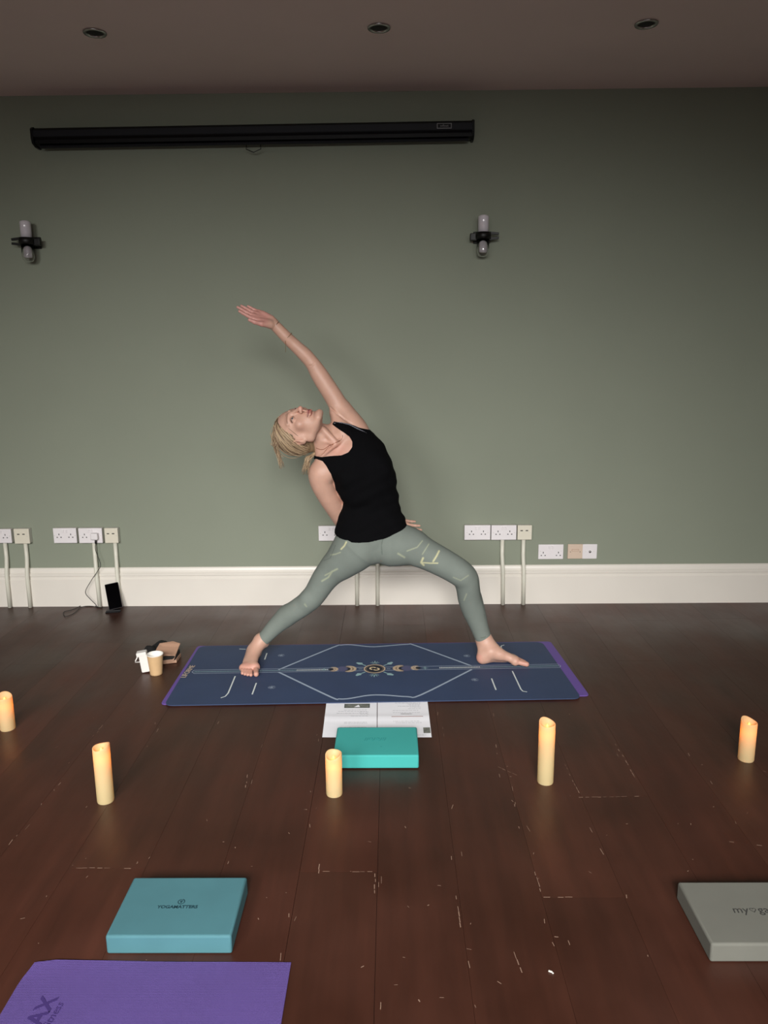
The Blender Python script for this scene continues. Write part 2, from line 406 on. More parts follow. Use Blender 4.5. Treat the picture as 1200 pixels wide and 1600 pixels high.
for s in (-1, 1):
    b = MB(); xprism(b, [(.05, .05), (-.024, .05), (-.042, .038), (-.042, -.008), (-.034, -.03), (.0, -.042), (.05, -.042)], s*W2-.012*(s > 0), s*W2+.012*(s < 0), M['screen_black']); b.build('end_cap', scr)
b = MB(); xprism(b, [(.0, -.037), (-.016, -.037), (-.018, -.048), (.0, -.048)], -W2+.03, W2-.03, M['screen_grey']); b.build('bottom_bar', scr)
hx = ony(395, 229, WALL-.08).x-(sx0+sx1)/2
b = MB(); b.tube([(hx-.036, -.01, -.047), (hx-.038, -.012, -.07), (hx, -.012, -.086), (hx+.038, -.012, -.07), (hx+.036, -.01, -.047)], .0022, M['black_metal'], 8); b.build('pull_handle', scr)
lx = ony(694, 199, WALL-.08).x-(sx0+sx1)/2
b = MB(); b.box((lx, -.0395, .018-tilt*0+tilt*lx), (.076, .003, .026), M['logo_grey'], .0012); b.box((lx, -.0405, .018+tilt*lx), (.068, .003, .019), M['screen_black'], .001)
b.text('sellout', .016, M['logo_grey'], TR(lx, -.0423, .018+tilt*lx, 0, PI/2)); b.build('badge', scr)

# ------------------------------------------------------------------ wall lamps
def wall_lamp(px, ptop, pbot, flip, label):
    c = ony(px, (ptop+pbot)/2, WALL-.075)
    r = empty('wall_lamp', (c.x, WALL, c.z), label, 'wall lamp', 'glass tube wall lamps')
    y = -.075
    b = MB(); b.lathe([(.0, .103), (.018, .103), (.0185, .101), (.0265, .099), (.028, .094), (.028, .01), (.025, .01), (.025, .07), (.0, .078)], M['frost'], (0, y, 0), 24); b.build('upper_glass', r)
    b = MB(); b.lathe([(0, -.107), (.020, -.103), (.029, -.092), (.032, -.075), (.032, -.012), (.0305, -.012), (.0305, -.074), (.0275, -.090), (.0195, -.1005), (0, -.1045)], M['glass'], (0, y, 0), 28); b.build('lower_glass', r)
    b = MB(); b.lathe([(0, -.012), (.022, -.012), (.022, -.078), (.018, -.084), (.010, -.0855), (0, -.086)], M['frost'], (0, y, 0), 20); b.build('bulb', r)
    b = MB(); b.lathe([(.029, -.017), (.040, -.017), (.041, 0), (.040, .017), (.029, .017), (.029, -.017)], M['black_metal'], (0, y, 0), 32); b.lathe([(0, -.006), (.03, -.006), (.03, .006), (0, .006)], M['black_metal'], (0, y, 0), 24); b.build('ring', r)
    b = MB()
    for s in (1, -1):   # open clamp ears on one side, mounting arm on the other
        b.box((-flip*.058, y+.006, s*.013), (.05, .016, .012), M['black_metal'], .001, Matrix.Rotation(flip*s*-.12, 3, 'Y'))
    b.box((flip*.05, y+.012, -.004), (.036, .03, .036), M['black_metal'], .003)
    b.box((0, y/2+.012, 0), (.03, -y-.02, .026), M['black_metal'], .002); b.box((0, -.006, 0), (.09, .012, .06), M['black_metal'], .003); b.build('bracket', r)
    r.scale = (1.0,)*3
    return r
wall_lamp(42, 343, 411, 1, 'small glass tube wall lamp with black bracket at the left edge of the wall')
wall_lamp(755, 334, 403, -1, 'small glass tube wall lamp with black bracket right of the raised arm')

# ------------------------------------------------------------------ sockets
SOCK = {}
def holes(b, cx, cz, y, tall=True):
    b.box((cx, y, cz+.0075), (.0045, .0012, .009), M['dark']); b.box((cx-.011, y, cz-.0095), (.007, .0012, .005), M['dark']); b.box((cx+.011, y, cz-.0095), (.007, .0012, .005), M['dark'])
def socket(kind, pxl, pxr, pyt, pyb, label, cat, box=True, group=None):
    a = ony(pxl, pyt, WALL-.03 if box else WALL-.01); c = ony(pxr, pyb, WALL-.03 if box else WALL-.01)
    w = c.x-a.x-.001; h = a.z-c.z; cx = (a.x+c.x)/2; cz = (a.z+c.z)/2; yb = -.030 if box else -.002
    nm = {'double': 'double_socket', 'usb': 'usb_socket', 'single': 'aerial_socket', 'blank': 'phone_socket'}[kind]
    r = empty(nm, (cx, WALL, cz), label, cat, group)
    if box:
        b = MB(); b.box((0, -.015, 0), (w-.001, .030, h-.001), M['backbox'], .003); b.build('back_box', r)
    pm = {'double': M['plate'], 'usb': M['plate_cream'], 'single': M['plate'], 'blank': M['plate_beige']}[kind]
    b = MB(); b.box((0, yb-.004, 0), (w, .008, h), pm, .002); y = yb-.0082
    if kind == 'double':
        if box:
            holes(b, -.034, .0, y); holes(b, .034, .0, y)
        else:
            holes(b, -.044, -.012, y); holes(b, .044, -.012, y)
        for s in (-1, 1): b.box((s*.060, y, .0 if box else .004), (.004, .0012, .004), M['backbox'])
    elif kind == 'usb':
        for s in (-1, 1): b.box((s*.015-.003, y, .012), (.014, .0012, .0055), M['dark']); b.box((s*.031, y, .0), (.004, .0012, .004), M['backbox'])
    elif kind == 'single':
        for s in (-1, 1): b.box((s*.024, y, .0), (.0035, .0012, .0035), M['backbox'])
    else:
        b.box((0, y, .008), (.04, .0012, .012), M['brown_card']); b.box((0, y-.0003, .008), (.036, .0012, .009), M['plate_beige'])
        for s in (-1, 1): b.box((s*.028, y, -.002), (.004, .0012, .004), M['dark'])
    b.build('face_plate', r)
    if kind == 'double':
        for s in (-1, 1):
            b = MB(); b.box(((-.004 if s < 0 else .058) if False else s*.009, y-.001, .026), (.012, .005, .017), M['plate'], .001, Matrix.Rotation(.12, 3, 'X')); b.build('rocker_switch', r)
    if kind == 'single':
        b = MB(); b.lathe([(0, 0), (.007, 0), (.007, .006), (.004, .007), (0, .006)], M['chrome'], (0, y, 0), 20, axis=Matrix.Rotation(PI/2, 3, 'X')); b.lathe([(0, .0065), (.0035, .0065), (0, .0075)], M['dark'], (0, y, 0), 12, axis=Matrix.Rotation(PI/2, 3, 'X')); b.build('aerial_connector', r)
    return r
socket('double', -20, 20, 826.5, 848, 'white double socket cut off by the left edge of the photo', 'socket')
socket('usb', 21.5, 48, 826, 849, 'cream USB charging plate nearest the left edge of the photo', 'usb socket')
socket('double', 83, 121.5, 825, 848, 'empty white double socket left of the plugged-in white charger', 'socket')
s_plug = socket('double', 122.5, 161.5, 825, 848, 'white double socket with a white charger plugged into it', 'socket')
socket('usb', 163, 186, 825, 848, 'cream USB charging plate above the propped-up phone', 'usb socket')
socket('double', 497.5, 536.5, 821.5, 844.5, 'white double socket half hidden behind the black tank top', 'socket')
socket('double', 725.5, 766, 820.5, 843, 'white double socket at the left end of the trio right of the knee', 'socket')
socket('double', 767.5, 806.5, 820.5, 843, 'white double socket in the middle of the trio, above a white conduit', 'socket')
socket('usb', 808.5, 830.5, 820.5, 843, 'cream USB charging plate at the right end of the trio', 'usb socket')
socket('double', 841.5, 880, 851, 873.5, 'flush white double socket lower on the wall, right of the trio', 'socket', False)
socket('blank', 887.5, 910, 850.5, 873, 'flush beige outlet plate beside the white aerial plate', 'wall plate', False)
socket('single', 910.5, 932.5, 850.5, 873, 'flush white aerial plate, rightmost outlet on the wall', 'wall plate', False)
# plug + cable
pc = ony(148, 838, WALL-.05)
b = MB(); b.box((pc.x, WALL-.053, pc.z), (.042, .028, .04), M['plate'], .007, seg=3); b.build('charger_plug_x')
o = bpy.data.objects['charger_plug_x']; o.name = 'charger_plug'; tag(o, 'white USB charger plugged into the double socket', 'charger')
cp = [ony(149.5, 843, WALL-.055), ony(149.5, 848, WALL-.056), ony(149.5, 860, WALL-.056), ony(157, 882, WALL-.058), ony(152, 893, WALL-.06), ony(142, 908, WALL-.06), ony(133.5, 925, WALL-.06), ony(141, 936, WALL-.06), ony(149, 944, WALL-.064)]
fp = [(152, 949), (146, 944.5), (136, 939.5), (130, 944), (115, 952), (100, 956), (100, 961), (104, 963), (116, 958), (126, 949), (140, 947), (157, 949), (170, 950)]
cp = cp+[onz(p[0], p[1], .004) for p in fp]
b = MB(); b.tube(smooth_pts(cp, 6), .0018, M['cable'], 6)
b.tube([ony(149.5, 842.5, WALL-.055), ony(149.5, 849, WALL-.053)], .006, M['cable'], 8)
tag(b.build('charging_cable'), 'thin black charging cable hanging from the white charger and looping on the floor', 'cable')

# conduits
for px, yt, pb, lb in [(8, 849, 14, 'white conduit pipe nearest the left edge of the photo'), (40, 850, 46, 'white conduit pipe under the leftmost USB plate'), (147, 849, 155, 'white conduit pipe behind the hanging black cable'),
                       (180, 849, 187, 'white conduit pipe behind the propped-up phone'), (558, 845, 558, 'white conduit pipe seen between the legs, left one'), (590, 845, 590, 'white conduit pipe seen between the legs, right one'),
                       (785, 844, 786, 'white conduit pipe under the middle double socket of the right trio'), (818, 844, 818, 'white conduit pipe under the USB plate of the right trio')]:
    t = ony(px, yt, WALL-.016); xb = ony(pb, 944, WALL-.045).x; x_ = (t.x+xb)/2
    b = MB(); b.tube([(t.x, WALL-.016, t.z+.004), (t.x, WALL-.018, .30), (t.x*.8+xb*.2, WALL-.024, .26), (x_, WALL-.034, .215), (xb*.7+t.x*.3, WALL-.037, .16), (xb, WALL-.037, 0.001)], .0115, M['conduit'], 14)
    tag(b.build('conduit_pipe'), lb, 'pipe', 'white conduit pipes')

# phone on a stand
ph = onz(181, 953); pr = empty('mobile_phone', (ph.x, WALL-.125, 0), 'black smartphone propped on its stand against the skirting board', 'phone', rz=math.radians(12))
Rt = Matrix.Rotation(math.radians(-24), 3, 'X') @ Matrix.Rotation(math.radians(-9), 3, 'Y')
b = MB(); b.box((0, .045, .082), (.077, .009, .152), M['phone_side'], .004, Rt, 3); b.build('body', pr)
b = MB(); b.box(Vector((0, .045, .082))+Rt @ Vector((0, -.0048, 0)), (.073, .001, .148), M['black_phone'], .0004, Rt); b.build('screen', pr)
st = empty('phone_stand', (ph.x, WALL-.125, 0), 'low black stand holding the phone on the floor', 'phone stand', rz=math.radians(12))
b = MB(); b.box((-.004, .01, .003), (.08, .06, .005), M['screen_black'], .002); b.box((0, -.01, .008), (.08, .01, .012), M['screen_black'], .002); b.build('base', st)
b = MB(); b.box((0, .062, .05), (.03, .004, .1), M['screen_black'], .001, Rt); b.build('back_rest', st)

# ------------------------------------------------------------------ things left of the mat
cpos = onz(242, 1050); cpos.y -= .02; cpos.x += .013
cup = empty('paper_cup', (cpos.x, cpos.y, 0), 'kraft paper coffee cup with a white inside standing on the floor', 'cup')
b = MB(); b.lathe([(0, .003), (.0265, .003), (.0265, 0), (.028, 0), (.028, .006), (.0365, .098)], M['kraft'], seg=40); b.build('cup_wall', cup)
b = MB(); b.lathe([(0, .006), (.0265, .006), (.0345, .098), (.0365, .0995), (.038, .098), (.0365, .0955)], M['cup_white'], seg=40); b.build('inside_and_rim', cup)
k = onz(222, 1047); b = MB(); Rz = Matrix.Rotation(.18, 3, 'Z') @ Matrix.Rotation(-.12, 3, 'Y')
wc = empty('small_carton', (k.x+.016, k.y-.022, 0), 'small crumpled white carton standing behind the paper cup', 'carton')
b.box((.008, 0, .046), (.04, .032, .084), M['white_carton'], .004, Rz); b.box((-.004, 0, .092), (.046, .037, .02), M['white_carton'], .004, Rz); b.build('box_body', wc)
b = MB(); b.tube([(-.022, 0, .08), (-.036, 0, .055), (-.038, 0, .048), (-.014, 0, .05), (-.012, 0, .075)], .003, M['white_carton'], 6); b.build('loop', wc)
k = onz(262, 1033)
bx = empty('cardboard_box', (k.x+.002, k.y+.004, 0), 'small open brown cardboard box lying between the paper cup and the mat', 'box', rz=.35); bx.scale = (1.02, 1.1, 1.25)
b = MB()
pr_ = [(-.05, 0), (.045, 0), (.045, .012), (.02, .06), (-.05, .06)]
Tb = Matrix(((1, 0, 0, 0), (0, 0, -1, .03), (0, 1, 0, 0), (0, 0, 0, 1)))
b.prism([(-.045, -.035), (.035, -.04), (.062, .03), (-.03, .045)], .002, .014, M['brown_card'])
b.build('tray', bx)
b = MB(); b.prism([(-.045, -.037), (.028, -.042), (.058, .03), (-.03, .045)], .014, .03, M['dark']); b.build('opening', bx)
b = MB(); vv = [(-.048, -.04, .012), (.02, -.046, .012), (.032, -.04, .03), (.062, .03, .052), (.03, .05, .058), (-.032, .045, .058), (-.055, .0, .045)]
lo = [Vector(v) for v in vv]; f = b.bm.faces.new([b.bm.verts.new(v) for v in lo]); r_ = bmesh.ops.extrude_face_region(b.bm, geom=[f])
for v in r_['geom']:
    if isinstance(v, bmesh.types.BMVert): v.co.z += .003
b._set(b.bm.faces, M['brown_card']); b.build('lid', bx)
# black pouch
k = onz(248, 1022); b = MB()
bmesh.ops.create_grid(b.bm, x_segments=26, y_segments=14, size=.5)
for v in b.bm.verts:
    u, w_ = v.co.x, v.co.y; e = max(0, 1-(abs(u)*2)**4)*max(0, 1-(abs(w_)*2)**4)
    v.co = Vector((u*.165, w_*.10+u*.03, .002+e*(.032+.016*math.sin(u*11+w_*5)+.012*noise.noise(Vector((u*6, w_*5, 1))))))
b._set(b.bm.faces, M['black_cloth'], True)
bo = b.build('cloth_pouch', loc=(k.x-.005, k.y+.045, 0), rot=(0, 0, .22)); tag(bo, 'crumpled black cloth pouch behind the cup and the cardboard box', 'pouch')

# ------------------------------------------------------------------ mats
def rounded(pts, r, n=6):
    out = []; N_ = len(pts)
    for i in range(N_):
        p = Vector(pts[i][:2]); a = (Vector(pts[i-1][:2])-p).normalized(); c = (Vector(pts[(i+1) % N_][:2])-p).normalized()
        A, B = p+a*r, p+c*r
        for k in range(n+1):
            t = k/n; out.append((A*(1-t)**2+p*2*t*(1-t)+B*t*t))
    return out
b = MB(); q = [onz(251, 1101.5), onz(921, 1088), onz(860, 1003.5), onz(309, 1010.5)]
b.prism(rounded(q, .02), .0005, .004, M['mat_under']); tag(b.build('purple_yoga_mat'), 'purple mat lying underneath the navy mat with only its edges showing', 'yoga mat')
b = MB(); q = [onz(256, 1102, .008), onz(909, 1091, .008), onz(847, 1003, .008), onz(312, 1009.5, .008)]
b.prism(rounded(q, .04), .004, .008, M['mat_blue']); ZT = .0083
def PL(l): return [onz(p[0], p[1], ZT) for p in l]
def ml(l, w, m, sm=0):
    P = PL(l)
    if sm: P = smooth_pts(P, sm)
    b.strip(P, w, ZT, m)
P_ = M['print_pale']; PM = M['print_mint']; PW = M['print_white']; PT = M['print_tan']
# centre line
ml([(303, 1047.2), (872, 1037.7)], .0036, P_); ml([(303, 1052.3), (875, 1042.8)], .0036, P_)
for off in (0,):
    ml([(303, 1047.5), (300, 1050), (303, 1052)], .003, P_); ml([(872, 1038), (876, 1040), (875, 1042.5)], .003, P_)
A0, A1 = onz(304, 1049.8, ZT), onz(874, 1040.3, ZT); n_ = 230
for i in range(n_):
    t0 = i/n_; t1 = (i+.55)/n_; p, q2 = A0.lerp(A1, t0), A0.lerp(A1, t1)
    X = p.x
    if -.272 < X < .22: continue
    b.strip([p, q2], .009 if (X < -.45 or X > .41) else .014, ZT+.0001, PM if (X < -.45 or X > .41) else PW)
hexu = [(435, 1046.5), (520, 1011.5), (533, 1008), (549, 1007.5), (579, 1010.5), (600, 1009.5), (637, 1006.7), (650, 1009), (737, 1040.5)]
hexl = [(435, 1050), (517, 1089), (529, 1092), (545, 1091.5), (575, 1086.5), (600, 1086), (637, 1088.5), (658, 1085.5), (737, 1046)]
ml(hexu, .010, P_, 4); ml(hexl, .010, P_, 4)
for l in [[(367.5, 1056.5), (356.5, 1083), (352, 1088), (345, 1090.4)], [(400.5, 1067), (394, 1085)], [(417, 1020.5), (413.5, 1030.5)], [(374, 1014), (384, 1014.4)], [(391, 1007), (388, 1010)],
          [(788, 1007.8), (783.5, 1009), (782.6, 1011), (787, 1019)], [(768, 1060), (775, 1078)], [(800.5, 1048.5), (814, 1077), (817, 1080), (823.6, 1081)]]: ml(l, .006, PW)
def lotus(px, py, s=1):
    c = onz(px, py, ZT)
    for a in (-70, -35, 0, 35, 70):
        t = math.radians(a+90); L_ = .03*s*(1-.1*abs(a)/70)
        d = Vector((math.cos(t), math.sin(t)*.9)); n2 = Vector((-d.y, d.x))
        for sg in (1, -1): b.strip([c.xy, c.xy+d*L_*.5*sg+n2*.004, c.xy+d*L_*sg*.8], .002, ZT+.0001, P_)
for p in [(424.5, 1074), (439.5, 1024), (729.6, 1024.7), (742, 1062)]: lotus(*p, .8)
def ring(cx, cy, r0, r1, m, z, a0=0, a1=360, n=36):
    pts = [(math.cos(math.radians(a0+(a1-a0)*k/n)), math.sin(math.radians(a0+(a1-a0)*k/n))) for k in range(n+1)]
    for k in range(n):
        p, q2 = pts[k], pts[k+1]
        b.flat([(cx+p[0]*r0, cy+p[1]*r0), (cx+p[0]*r1, cy+p[1]*r1), (cx+q2[0]*r1, cy+q2[1]*r1), (cx+q2[0]*r0, cy+q2[1]*r0)], z, m)
def disc(cx, cy, r, m, z, n=28): b.flat([(cx+r*math.cos(2*PI*k/n), cy+r*math.sin(2*PI*k/n)) for k in range(n)], z, m)
def crescent(cx, cy, r, side, m, z, n=20, th=.55):
    # lune open towards -side
    outp = [(cx+side*r*math.cos(t), cy+r*math.sin(t)) for t in [(-1.9+3.8*k/n) for k in range(n+1)]]
    r2 = r*.82; dx = -side*r*th*.55
    inn = [(cx+dx+side*r2*math.cos(t), cy+r2*math.sin(t)) for t in [(-1.75+3.5*k/n) for k in range(n+1)]]
    for k in range(n): b.flat([outp[k], outp[k+1], inn[k+1], inn[k]], z, m)
cc = onz(585.3, 1045, ZT); z1 = ZT+.0001; z2 = ZT+.0002; z3 = ZT+.0003
disc(cc.x, cc.y, .046, M['print_dark'], z1); ring(cc.x, cc.y, .044, .051, PT, z2); ring(cc.x, cc.y, .0385, .0395, PT, z2)
ring(cc.x-.008, cc.y+.005, .009, .017, M['print_cream'], z2, 20, 260); ring(cc.x+.008, cc.y-.004, .008, .016, M['print_cream'], z2, 200, 440); disc(cc.x, cc.y, .004, M['print_dark'], z3)
for s in (-1, 1):
    bc = onz(585.3+s*(585.3-545), 1045.3 if s < 0 else 1044.2, ZT)
    disc(bc.x+s*.028, bc.y, .030, M['print_mauve'], z1); disc(bc.x-s*.004, bc.y, .028, M['print_dark'], z2)
    crescent(bc.x, bc.y, .036, -s, PT, z3); crescent(bc.x+s*.004, bc.y, .026, -s, PT, z3, th=.6)
    disc(bc.x+s*.022, bc.y, .018, M['print_mauve'], z3)
    sc_ = onz(585.3+s*(585.3-520), 1045.8 if s < 0 else 1043.6, ZT)
    disc(sc_.x+s*.004, sc_.y, .016, M['print_dark'], z2); crescent(sc_.x, sc_.y, .026, -s, PT, z3); crescent(sc_.x+s*.004, sc_.y, .016, -s, PT, z3)
    st_ = onz(585.3+s*(585.3-506.4), 1046.1 if s < 0 else 1043.8, ZT)
    for a in range(4):
        d = Vector((math.cos(a*PI/4), math.sin(a*PI/4)))*(.016 if a % 2 == 0 else .010); b.strip([st_.xy-d, st_.xy+d], .0022, z3, PM)
    b.strip([(cc.x+s*.056, cc.y), (cc.x+s*.074, cc.y)], .004, z2, P_)
    for v_ in (-1, 1):   # diagonal feathers and the end shells
        p0 = Vector((cc.x+s*.042, cc.y+v_*.036)); p1 = Vector((cc.x+s*.085, cc.y+v_*.075))
        b.strip([p0, p0.lerp(p1, .45)], .006, z2, PM); dn = (p1-p0).normalized(); nn = Vector((-dn.y, dn.x))
        b.flat([p0.lerp(p1, .4)-nn*.003, p0.lerp(p1, .62)-nn*.014, p1-nn*.002, p1+nn*.008, p0.lerp(p1, .62)+nn*.012, p0.lerp(p1, .4)+nn*.003], z2, PM)
for v_ in (-1, 1):
    base = Vector((cc.x, cc.y+v_*.056))
    for a in (-50, -25, 0, 25, 50):
        t = math.radians(90+a); d = Vector((math.cos(t), v_*math.sin(t)))*(.036-.008*abs(a)/50); b.strip([base, base+d*.6, base+d], .0045 if a == 0 else .003, z2, PM)
    ring(cc.x, base.y+v_*.004, .0, .006, PM, z2)
# maker's word at the left end, reading along the short side
lt = onz(294, 1049, ZT); le = (onz(284, 1061, ZT)-onz(304, 1037, ZT))
b.text('LIFORME', .036, PT, TR(lt.x, lt.y, ZT, math.atan2(le.y, le.x)+PI))
tag(b.build('navy_yoga_mat', recalc=False), 'navy patterned yoga mat with moon and line print, under the bare feet', 'yoga mat')

# purple mat in the front corner
b = MB(); n1, n2 = 40, 24; xl, xr, yf, yb = -.886, -.251, 1.0, 1.598
grid = {}
for j in range(n2+1):
    for i in range(n1+1):
        u, v_ = i/n1, j/n2; xx = xl+(xr-xl)*u; yy = yf+(yb-yf)*v_-.006*u
        cr_ = max(0, (v_-.90)/.10)*max(0, (.10-u)/.10); xx += .012*cr_; yy -= .010*cr_
        zz = .0035+.005*max(0, (v_-.88)/.12)**2*max(0, 1-u*2.2)
        grid[i, j] = (b.bm.verts.new((xx, yy, zz)), b.bm.verts.new((xx, yy, zz-.003)))
fs = []
for j in range(n2):
    for i in range(n1):
        fs.append(b.bm.faces.new((grid[i, j][0], grid[i+1, j][0], grid[i+1, j+1][0], grid[i, j+1][0])))
        fs.append(b.bm.faces.new((grid[i, j][1], grid[i, j+1][1], grid[i+1, j+1][1], grid[i+1, j][1])))
for i in range(n1):
    for j in (0, n2): fs.append(b.bm.faces.new((grid[i, j][0], grid[i, j][1], grid[i+1, j][1], grid[i+1, j][0])))
for j in range(n2):
    for i in (0, n1): fs.append(b.bm.faces.new((grid[i, j][0], grid[i, j+1][0], grid[i, j+1][1], grid[i, j][1])))
b._set(fs, M['purple'], False)
bmesh.ops.recalc_face_normals(b.bm, faces=b.bm.faces)
p_ = onz(77, 1582, .004)
b.text('MAX', .056, M['purple_d'], TR(p_.x-.020, p_.y-.017, .0040, math.radians(84)), .0003, bold=.0012)
p_ = onz(93, 1580, .004); b.text('Fitness', .026, M['purple_d'], TR(p_.x-.010, p_.y-.014, .0041, math.radians(84)), .0003, shear=.3)
tag(b.build('purple_yoga_mat', recalc=False), 'purple ribbed yoga mat in the front left corner of the floor', 'yoga mat')

# ------------------------------------------------------------------ papers
def sheet(name, q, label, left):
    b = MB(); nx, ny = 6, 16; g = {}
    for j in range(ny+1):
        for i in range(nx+1):
            u, v_ = i/nx, j/ny; p = q[0].lerp(q[1], u).lerp(q[3].lerp(q[2], u), v_)
            fold = .004*math.exp(-((v_-.52)/.04)**2); z = .0012+fold+(.003*(max(0, (u-.85)/.15) if not left else max(0, (.15-u)/.15))*v_)
            g[i, j] = b.bm.verts.new((p.x, p.y, z))
    b._set([b.bm.faces.new((g[i, j], g[i+1, j], g[i+1, j+1], g[i, j+1])) for i in range(nx) for j in range(ny)], M['paper'], True)
    def at(u, v_):
        p = q[0].lerp(q[1], u).lerp(q[3].lerp(q[2], u), v_); return (p.x, p.y)
    def zf(v_, u=.5): return .0016+.004*math.exp(-((v_-.52)/.04)**2)+(.003*(max(0, (u-.85)/.15) if not left else max(0, (.15-u)/.15))*v_)
    def rect(u0, u1, v0, v1, m, dz=0):
        vs = [b.bm.verts.new((*at(u, v_), zf(v_, u)+dz)) for u, v_ in ((u0, v0), (u1, v0), (u1, v1), (u0, v1))]; b._set([b.bm.faces.new(vs)], m)
    rn = random.Random(5+left)
    if left:
        rect(.36, .86, .78, .9, M['ink_d']); rect(.38, .84, .792, .888, M['photo_print'], .0002); vs = [(.55, .80), (.67, .80), (.64, .87)]
        b._set([b.bm.faces.new([b.bm.verts.new((*at(u, v_), .0021)) for u, v_ in vs])], M['paper'])
        rows = [(.36, .8, .72), (.25, .8, .68), (.66, .85, .66), (.22, .82, .625), (.68, .85, .60), (.5, .83, .52), (.38, .82, .38), (.38, .82, .35), (.3, .8, .25)]
    else:
        rect(.86, .99, .1, .24, M['photo_print'])
        rows = [(.35, .86, .9), (.6, .85, .87), (.63, .85, .84), (.4, .83, .81), (.64, .85, .78), (.6, .85, .74), (.3, .8, .69), (.3, .84, .63), (.47, .68, .60), (.3, .8, .40), (.35, .85, .36), (.6, .9, .05)]
        rect(.27, .88, .498, .512, M['ink_r'], .0006); rect(.45, .66, .595, .605, M['ink_d'], .0002)
    for (u0, u1, v_) in rows:
        u = u0
        while u < u1:
            w_ = rn.uniform(.02, .07); rect(u, min(u+w_, u1), v_, v_+.009, M['ink'], .0001); u += w_+.012
    return tag(b.build(name, recalc=False), label, 'paper', 'printed sheets of notes')
L0, L1, L2, L3 = onz(503.5, 1152.5), onz(588.6, 1153), onz(589, 1094.5), onz(510.5, 1095.5)
sheet('paper_sheet', [L0, L1, L2, L3], 'white printed sheet under the left half of the turquoise block', True)
R0, R1, R2, R3 = onz(589.6, 1153), onz(674.5, 1152.5), onz(667.5, 1093.5), onz(590, 1094.5)
sheet('paper_sheet', [R0, R1, R2, R3], 'white printed sheet under the right half of the turquoise block', False)

# ------------------------------------------------------------------ foam blocks
def block(cx, cy, w, d, rz, m, label, shade=None, bev=.006, z0=0, T_=.052):
    b = MB(); b.box((0, 0, T_/2+z0), (w, d, T_), m, bev, seg=3)
    return b
b = block(0, 0, .304, .212, 0, M['teal'], '', z0=.0)
b.text('lifefull', .034, M['teal_d'], TR(-.002, .012, .0524, PI), .0002, shear=.25)
b.lathe([(0, .0524), (.003, .0523)], M['teal_d'], (.018, -.045, 0), 12)
o = b.build('yoga_block', loc=(-.060, 2.581, .0025), rot=(0, 0, -.002)); tag(o, 'turquoise foam yoga block lying on the printed sheets', 'yoga block')
b = block(0, 0, .311, .217, 0, M['petrol'], '')
b.text('YOGAMATTERS', .0148, M['petrol_d'], TR(-.004, -.008, .0524), .0002, bold=.0004)
for k in range(18):
    if k in (4, ): continue
    a0, a1 = k*20, k*20+21; pts = [(.001+.0085*math.cos(math.radians(a)), .0115+.0085*math.sin(math.radians(a))) for a in (a0, (a0+a1)/2, a1)]
    b.strip(pts, .002, .0526, M['petrol_d'])
b.strip([(-.003, .016), (.001, .007), (.005, .016)], .0018, .0526, M['petrol_d']); b.strip([(.001, .0185), (.001, .007)], .0016, .0526, M['petrol_d'])
o = b.build('yoga_block', loc=(-.556, 1.730, 0), rot=(0, 0, 0)); tag(o, 'petrol blue foam yoga block on the floor behind the front purple mat', 'yoga block')
b = block(0, 0, .31, .222, 0, M['greyfoam'], '')
b.text('my', .034, M['grey_d'], TR(-.036, .003, .0524), .0002, shear=.1); b.text('ga', .034, M['grey_d'], TR(.023, .003, .0524), .0002, align='CENTER')
b.strip([(-.003+.0075*math.sin(t)**3, .003+.0005*(13*math.cos(t)-5*math.cos(2*t)-2*math.cos(3*t)-math.cos(4*t))) for t in [k*PI/12 for k in range(25)]], .0016, .0526, M['grey_d'])
o = b.build('yoga_block', loc=(.918, 1.704, 0), rot=(0, 0, 0)); tag(o, 'grey foam yoga block cut off by the right edge of the photo', 'yoga block')

